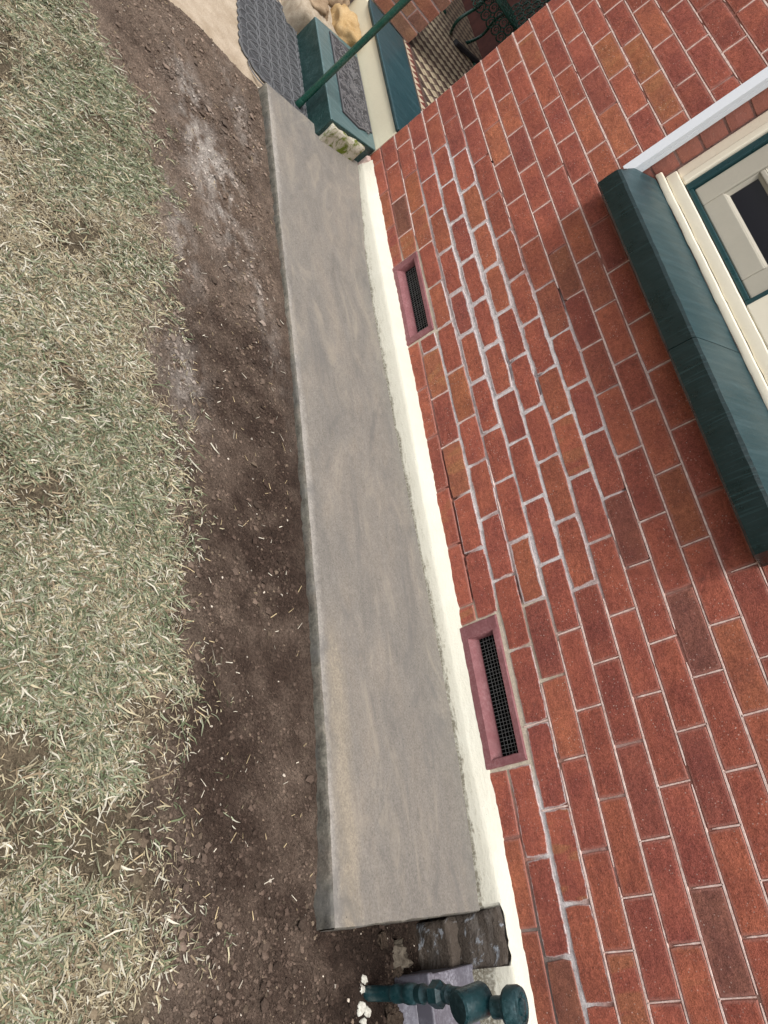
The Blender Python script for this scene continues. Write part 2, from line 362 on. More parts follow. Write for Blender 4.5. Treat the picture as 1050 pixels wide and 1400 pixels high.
def m_foot():
    t = NT('peeled_footing'); v = t.co(); n = t.noise(t.map(v, (1, 1, 1)), 13, 6, 0.7, 0.8); f = t.noise(v, 120, 4, 0.7)
    s = t.noise(t.map(v, (4, 4, 22)), 2, 4, 0.6)
    c = t.mix(f, (0.035, 0.027, 0.022), (0.13, 0.105, 0.085))
    c = t.mix(t.ramp(s, [(0.5, 0.0), (0.68, 0.8)]), c, (0.20, 0.175, 0.155))
    c = t.mix(t.ramp(n, [(0.57, 0.0), (0.63, 0.8)]), c, (0.36, 0.39, 0.43))
    return t.out(c, 0.9, t.bump(t.math('ADD', n, f), 1.0, 0.008), 0.2)
MAT['foot'] = m_foot()

# ------------------------------------------------------------------ shared profile tables (metres; X runs along the wall, wall face y = 0)
PX = np.array([-6.0, -3.70, -3.47, -3.29, -3.09, -2.92, -2.73, -2.50, -2.20, -2.00, -1.74, -1.49, -1.24, -1.06, -0.79, -0.41, -0.17, -0.05])
PYF = np.array([.055, .055, .058, .040, .032, .030, .034, .042, .054, .062, .074, .082, .088, .090, .084, .064, .044, .036])      # plinth face where it meets the slab
PYL = np.array([.048, .048, .050, .032, .025, .022, .026, .034, .045, .054, .064, .072, .077, .079, .072, .053, .034, .028])      # plinth ledge outer arris
PZL = np.array([.004, .004, .008, -.006, -.014, -.015, -.015, -.013, -.008, -.003, .004, .006, .010, .008, .002, -.011, -.015, -.017])
plin = lambda tab, x: np.interp(x, PX, tab)
SX = np.array([-3.462, -3.27, -3.00, -2.76, -2.33, -1.93, -1.39, -0.68, -0.12])
SYO = np.array([.674, .661, .648, .640, .633, .632, .638, .653, .680])
def slab_z(x): return -0.060 + 0.020 * sm(-0.9, -0.1, x)
def edge_grass(x): return np.interp(x, [-6, -3.55, -3.32, -3.18, -2.95, -2.78, -2.48, -2.05, -1.42, -.92, -.70, -.2, 1], [1.14, 1.15, 1.12, 1.17, 1.11, 1.16, 1.15, 1.24, 1.23, 1.37, 1.59, 1.9, 2.2])
def ground_z(x, y):
    x = np.asarray(x, float); y = np.asarray(y, float)
    near = np.interp(x, [-6, -3.7, -3.45, -3.3, -3.0, -2.58, -2.06, -1.48, -.8, -.1, .5], [-.14, -.14, -.116, -.098, -.092, -.088, -.080, -.078, -.083, -.088, -.095])
    lawn = -.080 + .012 * sm(1.05, 1.5, y)
    z = near + (lawn - near) * sm(.75, 1.15, y)
    z = z + .010 * fbm(x * 3, y * 3, 0, 5, 3)
    dirt = 1 - sm(-.10, .15, y - edge_grass(x))
    z = z + dirt * (.007 * fbm(x * 14, y * 14, 0, 9, 4, .6) + .004 * fbm(x * 55, y * 55, 0, 19, 2))
    z = z + (1 - dirt) * .006 * fbm(x * 9, y * 9, 0, 29, 3)
    rough = sm(-3.1, -3.5, x) * (1 - sm(.75, 1.1, y))
    z = z + rough * .014 * fbm(x * 22, y * 22, 0, 39, 3, .6)
    # dug-out hole at the near end of the slab
    pit = sm(-3.40, -3.475, x) * (1 - sm(.27, .47, y + .04 * fbm(x * 15, y * 15, 0, 3, 2)))
    z = z - pit * (.075 + .06 * sm(.35, .12, y) + .012 * fbm(x * 30, y * 30, 0, 8, 3))
    # ground dips under the path
    pedge = -.075 + .035 * fbm(y * 5, y * 0 + 3, 0, 77, 4)
    z = z - .035 * sm(pedge - .02, pedge + .025, x) * sm(.35, .45, y)
    return z

# ------------------------------------------------------------------ ground sheet
def spaced(segs):
    out = []
    for a, b, st in segs:
        n = max(1, int(round((b - a) / st))); out += list(np.linspace(a, b, n, endpoint=False))
    return np.array(out + [segs[-1][1]])
gx = spaced([(-120, -20, 20), (-20, -6, 2), (-6, -4.2, .1), (-4.2, -3.8, .03), (-3.8, .05, .0085), (.05, 1.5, .04), (1.5, 6, .3), (6, 20, 2), (20, 120, 20)])
gy = spaced([(-120, -20, 20), (-20, -3, 2), (-3, -.3, .3), (-.3, .04, .03), (.04, 1.55, .0085), (1.55, 2.0, .02), (2.0, 4, .1), (4, 20, 1), (20, 120, 20)])
GX, GY = np.meshgrid(gx, gy, indexing='ij')
GZ = ground_z(GX, GY)
under = (GX > -3.44) & (GX < -.1) & (GY < .60) & (GY > -.1); GZ = np.where(under, -.22, GZ)
GZ = np.where((GX > -.1) & (GY < .40), -.22, GZ)
GZ = np.where((GY < .0), -.25, GZ)
V = np.stack([GX.ravel(), GY.ravel(), GZ.ravel()], 1)
nx, ny = GX.shape
idx = np.arange(nx * ny).reshape(nx, ny)
F = np.stack([idx[:-1, :-1].ravel(), idx[1:, :-1].ravel(), idx[1:, 1:].ravel(), idx[:-1, 1:].ravel()], 1)
def soil_col(x, y):
    n = fbm(x * 4, y * 4, 0, 101, 4); n2 = fbm(x * 18, y * 18, 0, 111, 3)
    dark = np.array([.054, .037, .029]); mid = np.array([.168, .126, .098]); pale = np.array([.26, .21, .165]); lime = np.array([.38, .345, .31]); lawnsoil = np.array([.150, .120, .082])
    far = sm(-2.6, -.9, x)
    k = np.clip(.16 + .62 * far + .55 * n + .45 * n2, 0, 1.15)[..., None]
    c = dark * (1 - k) + mid * k
    # dusty strip along the grass edge
    e = y - edge_grass(x)
    dust = np.clip(np.exp(-((e + .04) / .09) ** 2) * (.75 + .8 * n), 0, 1)[..., None] * np.clip(.25 + far, 0, 1)[..., None]
    c = c * (1 - dust * .75) + pale * dust * .75
    # spilled cement dust streak
    u = (x + 1.02) * .75 + (y - .985) * .25
    lf = 0 * x
    for bx_, by_, rx_, ry_, am in ((-.98, .965, .36, .11, 1.0), (-.62, 1.06, .22, .06, .7), (-1.45, 1.10, .22, .05, .75), (-1.35, .80, .5, .05, .35), (-2.02, 1.09, .16, .07, .6), (-.45, .82, .3, .06, .4)):
        lf = np.maximum(lf, am * np.exp(-((x - bx_) / rx_) ** 2 - ((y - by_ - .22 * (x - bx_)) / ry_) ** 2))
    brk = fbm(x * 16, y * 30, 0, 131, 4, .65)
    lf = (np.clip(lf * (.55 + 1.9 * brk), 0, .9))[..., None]
    c = c * (1 - lf) + lime * lf
    damp = (sm(-3.36, -3.46, x) * (1 - sm(.45, .72, y + .08 * n2)))[..., None]
    c = c * (1 - .5 * damp)          # freshly dug damp earth
    g = sm(-.06, .10, e + .05 * n2)[..., None]
    return c * (1 - g) + lawnsoil * (.8 + .35 * n[..., None]) * g
ground = add_np('ground', V, F, MAT['ground'], smooth=True, cols=soil_col(GX, GY).reshape(-1, 3))
tag(ground, kind='structure')

# ------------------------------------------------------------------ concrete strip beside the wall
def build_slab():
    xs = np.linspace(-3.462, -0.12, 190); mb_v = []; mb_f = []; cols = []; NJ = 22
    for i, x in enumerate(xs):
        u = i / (len(xs) - 1)
        yi = float(plin(PYF, x)) - .004; yo = float(np.interp(x, SX, SYO)) + .0015 * float(fbm(x * 6, 0, 0, 55, 3)) + .0012 * float(fbm(x * 40, 0, 0, 56, 2))
        for j in range(NJ):
            v = j / (NJ - 1); y = yi + (yo - .006 - yi) * v
            # skewed ends
            xx = x
            skew_far = (.68 - y) / .62 * .10; skew_near = (y - .06) / .62 * .008
            xx = x + skew_far * max(0, (u - .85) / .15) + skew_near * max(0, (.1 - u) / .1) * 1.0 + (.0025 * float(fbm(y * 30, i, 0, 3, 2)) if i in (0, len(xs) - 1) else 0)
            z = float(slab_z(x)) + .0022 * float(fbm(xx * 3, y * 4, 0, 61, 3)) + .0008 * float(vn(xx * 25, y * 25, 0, 65))
            mb_v.append((xx, y, z))
            ew = max(0, 1 - abs(v - 1) / .10) * (.6 + .5 * float(fbm(x * 2.0, 3, 0, 71, 3)) + .3)
            tw = max(0, 1 - abs(v - .9) / .16) * float(sm(-2.3, -2.9, x))
            iw = max(0, 1 - v / .03) * .5
            cols.append((max(ew, iw), tw, 0))
    n0 = len(mb_v)
    for i in range(len(xs) - 1):
        for j in range(NJ - 1):
            a = i * NJ + j; mb_f.append((a, a + NJ, a + NJ + 1, a + 1))
    root = empty('concrete_strip', (0, 0, 0))
    top = add('slab_top', mb_v, mb_f, MAT['slab'], root, True, cols)
    # formed outer edge: rounded arris then a rough vertical face; ends too
    per = []
    for i in range(len(xs)): per.append((mb_v[i * NJ + NJ - 1], (0, 1)))
    v = []; f = []
    prof = [(0, 0), (.004, -.0015), (.0065, -.006), (.007, -.02), (.008, -.045), (.007, -.07), (.010, -.11), (.012, -.20)]
    for i, (p, d) in enumerate(per):
        for k, (dy, dz) in enumerate(prof):
            jj = .0022 * float(fbm(p[0] * 30, k * .7, 0, 81, 3)) * min(k, 3)
            v.append((p[0], p[1] + dy + jj, p[2] + dz))
    K = len(prof)
    for i in range(len(xs) - 1):
        for k in range(K - 1): f.append((i * K + k, (i + 1) * K + k, (i + 1) * K + k + 1, i * K + k + 1))
    side = add('slab_side', v, f, MAT['slab_side'], root, True)
    for row, nm in ((0, 'slab_end'), (len(xs) - 1, 'slab_end')):
        v = []; f = []
        for j in range(NJ):
            p = mb_v[row * NJ + j]
            for k, dz in enumerate((0, -.003, -.03, -.07, -.12, -.20)):
                sgn = -1 if row == 0 else 1
                v.append((p[0] + sgn * (.003 if k else 0) + .002 * float(fbm(p[1] * 30, k, 0, 91, 2)) * (k > 1), p[1], p[2] + dz))
        for j in range(NJ - 1):
            for k in range(5):
                q = (j * 6 + k, (j + 1) * 6 + k, (j + 1) * 6 + k + 1, j * 6 + k + 1)
                f.append(q if row == 0 else q[::-1])
        add(nm, v, f, MAT['slab_side'], root, True)
    tag(root, 'long grey concrete strip poured between the soil and the painted wall base', 'concrete strip')
build_slab()

# ------------------------------------------------------------------ brick house
house = empty('brick_house', (0, 0, 0))
tag(house, 'red brick house wall with cream base, two vents and a window', 'house')
PITCH = 0.08885
GN = [0, 115, 235, 355, 475, 595, 715, 835, 955, 1075, 1195, 1315, 1435, 1555, 1675, 1795, 1915, 2035, 2155, 2275, 2395, 2515, 2635, 2755, 2875, 2995, 3115, 3235, 3355, 3475, 3595, 3715, 3835]
GM = [0, 104, 214, 346, 464, 595, 706, 840, 960, 1086, 1208, 1332, 1450, 1574, 1692, 1812, 1932, 2022, 2140, 2262, 2383, 2503, 2627, 2747, 2869, 2990, 3113, 3236, 3360, 3482, 3600, 3714, 3836]
MEAS = {2: {235: 202, 475: 450, 715: 691},
 3: {115: 119, 355: 355, 595: 605, 835: 847, 1075: 1097, 1315: 1340, 1555: 1582, 1795: 1826, 2035: 2027, 2275: 2258, 2515: 2499, 2755: 2747, 2995: 2989, 3235: 3234, 3475: 3480, 3715: 3713},
 4: {1675: 1692, 1915: 1930, 2155: 2146, 2395: 2387, 2635: 2619, 2875: 2871, 3115: 3113, 3355: 3360, 3595: 3601},
 5: {1555: 1571, 1795: 1810, 2035: 2026, 2275: 2271, 2515: 2509, 2755: 2749, 2995: 2988, 3235: 3238, 3475: 3483, 3715: 3715},
 6: {1675: 1692, 1915: 1933, 2155: 2149, 2395: 2388, 2635: 2632, 2875: 2872, 3115: 3112, 3595: 3600},
 7: {2275: 2260, 2515: 2505, 2755: 2750, 2995: 2998, 3235: 3238, 3475: 3483, 3715: 3716},
 8: {955: 956, 1195: 1207, 1435: 1453, 1675: 1694, 1915: 1931, 2155: 2139, 2395: 2380, 2635: 2626, 2875: 2865, 3115: 3113, 3355: 3360, 3595: 3598},
 9: {115: 99, 595: 595, 835: 837, 1075: 1082, 1315: 1330, 1555: 1573, 1795: 1812, 2035: 2012, 2275: 2263, 2515: 2503, 2755: 2743, 3235: 3236},
 10: {235: 220, 715: 707, 955: 955, 1195: 1210, 1435: 1448, 1675: 1690, 1915: 1937, 2155: 2131, 2395: 2378, 2635: 2625, 2875: 2869, 3115: 3114},
 11: {115: 96, 355: 341, 835: 832, 1075: 1080, 1315: 1331}, 12: {235: 211, 475: 470, 955: 983}, 13: {115: 89, 355: 342, 595: 594, 1075: 1105},
 14: {235: 212, 475: 463}, 15: {595: 590, 835: 841, 1075: 1094}, 16: {475: 460, 715: 717, 955: 970}, 17: {595: 589, 835: 841, 1075: 1093}, 18: {955: 968}}
PERP1 = [.100, .336, .589, None, 1.575, 1.819, 2.065, 2.304, 2.543, None, 3.288, 3.529, 3.775]
PERP2 = [.202, .450, .691, None, 1.419, 1.652, 1.891, 2.126, 2.359, None, 3.353, 3.603, 3.845]
VENTS = [(.846, 1.321), (2.612, 3.086)]
OPEN = (1.205, 2.752, 1.0, 2.45)           # window opening: s0, s1, z0, z1
def perps(n):
    if n == 1: return PERP1
    if n == 2: return PERP2
    out = []; s = 115 if n % 2 else 235
    while s <= 3850:
        out.append(MEAS.get(n, {}).get(s, float(np.interp(s, GN, GM)) + rnd.uniform(-5, 5)) / 1000.0); s += 240
    return out
def bedz(n, s):     # z of the bed above course n
    s = np.asarray(s, float)
    return n * PITCH + .0045 * np.sin(s * 2.1 + 2.6) * math.exp(-((n - 4) / 5.0) ** 2) + .0022 * vn(s * 1.3, n * 3.1, 0, 4)
def wide(n, s):     # 0..1 how far the joint was raked and smeared with repair mortar
    a = math.exp(-((n - 4.6) / 1.9) ** 2) * float(sm(.15, .5, s) * (1 - sm(2.45, 2.85, s)))
    b = .75 * math.exp(-((n - 6.6) / 1.5) ** 2) * float(sm(1.2, 1.7, s) * (1 - sm(2.2, 2.6, s)))
    c = .8 * math.exp(-((n - 2.0) / .5) ** 2) * float(sm(.6, .9, s))
    d = .5 * math.exp(-((n - 3.0) / .6) ** 2) * float(sm(2.3, 2.6, s) * (1 - sm(2.95, 3.1, s)))
    return min(1.0, max(a, b, c, d) * (.8 + .5 * float(vn(s * 2.3, n * 1.7, 0, 12))))
def brick_geo(L, H, D, r, jit, seed, ch=.0018, tilt=(0, 0)):
    """brick centred on its face: x length, z height, face at y=0"""
    rg = random.Random(seed); pts = []
    nx_, nz_ = max(2, int(L / .045)), 3
    hx, hz = L / 2, H / 2
    for i in range(nx_ + 1): pts.append((-hx + L * i / nx_, -hz))
    for k in range(1, nz_): pts.append((hx, -hz + H * k / nz_))
    for i in range(nx_ + 1): pts.append((hx - L * i / nx_, hz))
    for k in range(1, nz_): pts.append((-hx, hz - H * k / nz_))
    P = []
    for x, z in pts:
        cx = max(0, abs(x) - (hx - r)); cz = max(0, abs(z) - (hz - r)); d = math.hypot(cx, cz)
        if cx > 0 and cz > 0 and d > r:
            x = math.copysign(hx - r + cx * r / d, x); z = math.copysign(hz - r + cz * r / d, z)
        P.append((x + rg.uniform(-jit, jit), z + rg.uniform(-jit, jit)))
    n = len(P); v = []; f = []; e = []
    def ring(inset, y, ed):
        for x, z in P:
            sx_ = max(0.0, 1 - inset / hx); sz_ = max(0.0, 1 - inset / hz)
            v.append((x * sx_, y + tilt[0] * x + tilt[1] * z + (rg.uniform(-.0006, .0006) if inset else 0), z * sz_)); e.append(ed)
    ring(0, -D, 1); ring(0, -ch, 1); ring(ch, 0, .85); ring(.015, .0004, 0)
    for q in range(3):
        for i in range(n): f.append((q * n + i, q * n + (i + 1) % n, (q + 1) * n + (i + 1) % n, (q + 1) * n + i))
    # fan centre
    v.append((0, .0006, 0)); e.append(0)
    for i in range(n): f.append((3 * n + i, 3 * n + (i + 1) % n, 4 * n))
    f = [q[::-1] for q in f]       # outward is +y
    return v, f, e
PAL = [((.285, .100, .072), 10), ((.262, .091, .070), 9), ((.300, .110, .074), 7), ((.250, .088, .068), 3), ((.242, .088, .070), 2), ((.310, .120, .076), 5), ((.322, .132, .080), 1)]
PALW = [c for c, w in PAL for _ in range(w)]
PALW = [(a * 1.22, b * 1.04, c * .95) for a, b, c in PALW]
FIX = {(3, 1582): ((.38, .15, .05), 1), (8, 2380): ((.15, .055, .048), 1), (2, 450): ((.10, .065, .045), 1), (2, 691): ((.36, .14, .05), .3), (3, 355): ((.40, .14, .05), .9),
       (3, 605): ((.36, .13, .06), .2), (2, 1419): ((.38, .16, .07), .1), (2, 1891): ((.34, .14, .07), .1), (10, 2378): ((.34, .13, .06), 1), (9, 1795): ((.30, .09, .06), 1),
       (9, 2755): ((.17, .085, .072), 1), (10, 2875): ((.40, .14, .068), 1), (7, 3475): ((.165, .09, .075), 1), (15, 595): ((.42, .17, .055), .5), (15, 841): ((.40, .17, .07), .4),
       (14, 463): ((.42, .17, .06), .4), (8, 1437): ((.27, .09, .055), 1), (10, 1448): ((.40, .15, .085), 1), (9, 1330): ((.24, .10, .055), 1), (2, 3603): ((.13, .065, .045), 1), (1, 3529): ((.20, .06, .035), 1)}
core = []      # wall core boxes are joined to the mortar sheet below
bricks_rest_v = []; bricks_rest_f = []; bricks_rest_e = []
wall_o = None
def visible(s, z):
    return s < 3.86 and z < (1.07 + .71 * s if s < .884 else 1.72 - .374 * (s - .884)) + .10
PEND = []
def place_brick(n, s0, s1, clip_lo=None):
    sc = (s0 + s1) / 2
    z0, z1 = float(bedz(n - 1, sc)), float(bedz(n, sc))
    if n == 1: z0 = .005
    wl, wu = wide(n - 1, sc), wide(n, sc)
    gl, gu = .0038 + .0030 * wl, .0038 + .0030 * wu
    wm = max(wide(n - .5, s0), wide(n - .5, s1)) * .9
    gp = .0034 + .0024 * wm
    wtot = max(wl, wu)
    z0 += gl; z1 -= gu
    if clip_lo: z0 = max(z0, clip_lo)
    L = (s1 - s0) - 2 * gp; H = z1 - z0
    if L < .015: return
    slope = (float(bedz(n, s1)) - float(bedz(n, s0))) / (s1 - s0)
    seed = n * 1000 + int(s0 * 1000)
    rr = random.Random(seed)
    PEND.append((n, s0, L, H, sc, (z0 + z1) / 2, wtot, slope, seed, rr.uniform(.0, .0016), (rr.uniform(-.004, .004), rr.uniform(-.008, .008))))
def lay_course(n):
    pp = perps(n); segs = []
    if n <= 2:
        s = 0.0
        for p in pp:
            if p is None:
                k = 0 if s < 2 else 1
                segs.append((s, VENTS[k][0] - .004)); s = VENTS[k][1] + .008
            else:
                segs.append((s, p)); s = p
    else:
        s = 0.0
        for p in pp: segs.append((s, p)); s = p
    # beyond the measured part
    s = segs[-1][1]
    while s < 5.8: segs.append((s, s + .245)); s += .245
    zc = (n - .5) * PITCH
    for a, b in segs:
        if n >= 12 and zc < OPEN[3]:
            if b > OPEN[0] and a < OPEN[1]:
                if a < OPEN[0] - .03: place_brick(n, a, OPEN[0])
                if b > OPEN[1] + .03: place_brick(n, max(OPEN[1], a), b)
                continue
        place_brick(n, a, b)
NCOURSE = 30
for n in range(1, NCOURSE + 1): lay_course(n)

# mortar sheet + core (part "wall", bricks are its children)
def build_wall():
    V = []; Fc = []; C = []
    xs = spaced([(-5.9, -3.9, .2), (-3.9, 0, .012)]); zs = spaced([(-.1, 0, .05), (0, 1.75, .008), (1.75, NCOURSE * PITCH, .1)])
    xs[-1] = -.003
    X, Z = np.meshgrid(xs, zs, indexing='ij'); Sx = -X; n = Z / PITCH
    grey = np.zeros_like(X); 
    a = np.exp(-((n - 4.6) / 2.0) ** 2) * sm(.15, .5, Sx) * (1 - sm(2.5, 2.9, Sx))
    b = np.exp(-((n - 6.8) / 1.8) ** 2) * sm(1.2, 1.7, Sx) * (1 - sm(2.2, 2.7, Sx))
    c = np.exp(-((n - 2) / .5) ** 2) * sm(1.3, 1.5, Sx)
    gd = np.exp(-(((n - 10.3) / 1.3) ** 2)) * np.exp(-((Sx - 1.97) / .14) ** 2)
    grey = np.clip(np.maximum.reduce([a, b, c, gd]) * 1.25 + .35 * fbm(X * 5, Z * 5, 0, 21, 3) - .05, 0, 1)
    cream = np.zeros_like(X)
    for s0, s1 in VENTS:
        dx = np.maximum(np.maximum(s0 - Sx, Sx - s1), 0); dz = np.maximum(Z - .17, 0)
        cream = np.maximum(cream, np.exp(-((dx / .07) ** 2 + (dz / .05) ** 2)))
    cream = np.clip(np.maximum(cream, .8 * np.exp(-((n - 3.2) / .8) ** 2) * sm(2.45, 2.6, Sx) * (1 - sm(3.0, 3.1, Sx))) + .2 * fbm(X * 8, Z * 8, 0, 23, 2), 0, 1) * sm(.0, .02, Z)
    dark = np.exp(-((n - .9) / .9) ** 2) * sm(3.35, 3.55, Sx) * .9
    wid = np.clip(np.maximum.reduce([a, b, c]), 0, 1)
    Y = -.0026 + .0008 * wid + .0009 * fbm(X * 40, Z * 40, 0, 25, 3)
    # open cracks
    for nb, s0, s1 in ((1, 1.90, 2.52), (5, 1.66, 1.76), (6, 1.70, 1.90), (8, 1.30, 1.60), (3, 2.50, 2.60), (8, .50, .60), (7, .55, .66), (8, 2.36, 2.62)):
        cr = np.exp(-((n - nb) / .18) ** 2) * sm(s0 - .02, s0 + .02, Sx) * (1 - sm(s1 - .02, s1 + .02, Sx)) * (fbm(X * 20, Z * 3, 0, 31 + nb, 2) > -.25)
        Y = Y - .016 * cr
    inopen = (Sx > OPEN[0]) & (Sx < OPEN[1]) & (Z > 1.0) & (Z < OPEN[3])
    inv = np.zeros_like(inopen)
    for s0, s1 in VENTS: inv |= (Sx > s0 + .02) & (Sx < s1 - .02) & (Z > .03) & (Z < .16)
    Y = np.where(inv, -.14, Y)
    vv = np.stack([X.ravel(), Y.ravel(), Z.ravel()], 1); m = X.shape[1]
    cc = np.stack([grey.ravel(), cream.ravel(), dark.ravel()], 1)
    ff = []
    for i in range(X.shape[0] - 1):
        for k in range(m - 1):
            if inopen[i, k] and inopen[i + 1, k + 1] and inopen[i + 1, k] and inopen[i, k + 1]: continue
            ff.append((i * m + k, i * m + k + 1, (i + 1) * m + k + 1, (i + 1) * m + k))
    mb = MB(); zt = NCOURSE * PITCH
    for bx_ in ((-5.9, -.004, -.30, -.145, -.3, .20), (-OPEN[0] + .010, -.004, -.30, -.03, .2005, zt), (-5.9, -OPEN[1] - .004, -.30, -.03, .2005, zt), (-OPEN[1] - .003, -OPEN[0] + .003, -.30, -.03, .2005, .99), (-OPEN[1] - .003, -OPEN[0] + .003, -.30, -.03, OPEN[3], zt)):
        if False: pass
        mb.box(*bx_, c=(.2, 0, 0))
    nv = len(vv)
    allv = [tuple(p) for p in vv] + mb.v; allf = ff + [tuple(i + nv for i in q) for q in mb.f]
    return add('wall', allv, allf, MAT['mortar'], house, False, np.vstack([cc, np.array(mb.c)]))
wall_o = build_wall()
# carve vent pockets: the core box sits behind y=-.03, vents are shallow boxes in front of it
for (n, s0, L, H, sc, zc, wt, slope, seed, dy, tilt) in PEND:
    rr = random.Random(seed + 5)
    vis = visible(sc - .1, zc)
    r = .0035 + .010 * wt * rr.random(); jit = .0008 + .0018 * wt
    D = .118 if n >= 12 else .10
    v, f, e = brick_geo(L, H, D, r, jit, seed, tilt=tilt)
    key = next((k for k in FIX if k[0] == n and abs(k[1] / 1000 - s0) < .03), None)
    if key:
        col, al = FIX[key]
        col = tuple(.36 * a + .64 * b for a, b in zip(col, (.345, .116, .074))) if sum(col) > .45 else tuple(.52 * a + .48 * b for a, b in zip(col, (.32, .11, .072)))
    else:
        col = rr.choice(PALW); al = 1.0 if rr.random() > .07 else rr.uniform(.3, .8)
        k = rr.uniform(.9, 1.1); col = tuple(c * k for c in col)
    if vis:
        me = bpy.data.meshes.new('brick'); me.from_pydata(v, [], f); me.materials.append(MAT['brick'])
        at = me.attributes.new('edge', 'FLOAT', 'POINT'); at.data.foreach_set('value', [x * (.55 + .6 * (1 - wt) + 0) for x in e]); at = me.attributes.new('smear', 'FLOAT', 'POINT'); at.data.foreach_set('value', [x * min(.92, max(0, wt - .25) * 1.3) for x in e]); me.update()
        o = bpy.data.objects.new('brick', me); COL.objects.link(o); o.parent = wall_o
        o.location = (-sc, dy, zc); o.rotation_euler = (0, math.atan(slope), 0); o.color = (*col, al)
    else:
        k0 = len(bricks_rest_v)
        bricks_rest_v += [(x - sc, y + dy, z + zc) for x, y, z in v]; bricks_rest_f += [tuple(i + k0 for i in q) for q in f]; bricks_rest_e += e
if bricks_rest_v:
    o = add('brick_field', bricks_rest_v, bricks_rest_f, MAT['brick'], wall_o); o.color = (.30, .09, .058, 1); o['kind'] = 'stuff'
    at = o.data.attributes.new('edge', 'FLOAT', 'POINT'); at.data.foreach_set('value', bricks_rest_e)

# thin pale bead pointed onto the coloured joints
def m_bead():
    t = NT('bead_pointing'); v = t.co(); n = t.noise(v, 50, 5, 0.7)
    c = t.mix(t.ramp(n, [(0.3, 0.0), (0.6, 1.0)]), (0.50, 0.30, 0.25), (0.80, 0.64, 0.58))
    return t.out(c, 0.9, t.bump(n, 0.4, 0.002), 0.2)
MAT['bead'] = m_bead()
def build_beads():
    mb = MB()
    def strip(P, W_):
        v = []; f = []
        for (x, z, nx_, nz_), w in zip(P, W_):
            o_ = w + .0012
            v += [(x + nx_ * o_, -.0035, z + nz_ * o_), (x + nx_ * w, .0006, z + nz_ * w), (x - nx_ * w, .0006, z - nz_ * w), (x - nx_ * o_, -.0035, z - nz_ * o_)]
        for i in range(len(P) - 1):
            if W_[i] < .0003 and W_[i + 1] < .0003: continue
            for k in range(3): f.append((i * 4 + k, i * 4 + k + 1, (i + 1) * 4 + k + 1, (i + 1) * 4 + k))
        mb.put(v, f)
    for n in range(2, NCOURSE):
        s = np.arange(.0, 4.4, .016); zc = bedz(n, s)
        wv = np.array([wide(n, float(q)) for q in s])
        nn = fbm(s * 9, np.full_like(s, n * 3.7), 0, 801, 3); n2 = fbm(s * 2.2, np.full_like(s, n * 5.1), 0, 803, 2)
        W_ = np.clip(.0021 + .0016 * nn + .0006 * n2, 0, .0034) * (nn > -.42) * (wv < .22)
        W_ = np.where((n >= 12) & (n * PITCH < OPEN[3]) & (s > OPEN[0] - .01) & (s < OPEN[1] + .01), 0, W_)
        P = [(-float(a), float(z) + .0008 * float(c), 0, 1) for a, z, c in zip(s, zc, nn)]
        strip(P, W_)
    for (n, s0, L, H, sc, zc, wt, slope, seed, dy, tilt) in PEND:
        if n < 2 or sc > 4.3 or s0 < .02 or wide(n - .5, s0) > .22 or (n >= 12 and abs(s0 - OPEN[1]) < .02): continue
        rr = random.Random(seed + 77)
        if rr.random() < .12: continue
        z0, z1 = float(bedz(n - 1, s0)), float(bedz(n, s0)); t0 = rr.choice((0, 0, .05, .18)); t1 = rr.choice((1, 1, .96))
        P = []; W_ = []; dx = rr.uniform(-.0012, .0012)
        for t in np.linspace(t0, t1, 6):
            P.append((-s0 + dx * (2 * t - 1), z0 + (z1 - z0) * t, 1, 0)); W_.append(max(0, .0017 * rr.uniform(.6, 1.25)))
        if t0 > .1: W_[0] = .0004
        strip(P, W_)
    o = mb.build('bead_pointing', MAT['bead'], wall_o); o['kind'] = 'stuff'
build_beads()

# plinth: sloped ledge and face following the wall
def build_plinth():
    xs = spaced([(-5.9, -3.75, .1), (-3.75, -.05, .012)])
    gap = (-3.60, -3.465)
    v = []; f = []
    for i, x in enumerate(xs):
        w1 = .0016 * float(fbm(x * 18, 0, 0, 201, 3)); w2 = .0014 * float(fbm(x * 35, 5, 0, 203, 2)); zt = .031 + .004 * float(fbm(x * 9, 9, 0, 205, 3)) + .002 * float(vn(x * 60, 1, 0, 207))
        yl, zl, yf = float(plin(PYL, x)) + w1, float(plin(PZL, x)) + w2, float(plin(PYF, x)) + w1
        ex = float(sm(gap[0] - .01, gap[0] + .012, x) * (1 - sm(gap[1] - .012, gap[1] + .02, x)))       # stretch where the face has broken away
        br = ex * (.014 + .010 * float(fbm(x * 55, 0, 0, 211, 3)))
        v += [(x, -.01, zt), (x, .0012, zt - .0005), (x, yl * .45, (zt * .55 + zl * .45) + .0005 + w2), (x, yl - .0045, zl + .0045), (x, yl - .001 - br * .2, zl - .001 + br * .4), (x, yl + .0008 - br, zl - .006 + br * .3),
              (x, (yl + yf) / 2 - br * 1.6, (zl - .06) / 2), (x, yf - br * 1.8, -.065), (x, yf + .002 - br * 1.8, -.085), (x, yf + .002 - br * 1.6, -.3)]
    K = 10
    for i in range(len(xs) - 1):
        for k in range(K - 1): f.append((i * K + k, i * K + k + 1, (i + 1) * K + k + 1, (i + 1) * K + k))
    f.append(tuple(range((len(xs) - 1) * K, len(xs) * K)))
    o = autosmooth(add('plinth', v, [q[::-1] for q in f], MAT['plinth'], house), 28)
    o.data.materials.append(MAT['foot'])
    for p in o.data.polygons:
        c_ = p.center
        if gap[0] < c_.x < gap[1] and c_.z < -.004 + .010 * float(fbm(c_.x * 60, 0, 0, 217, 2)): p.material_index = 1
build_plinth()
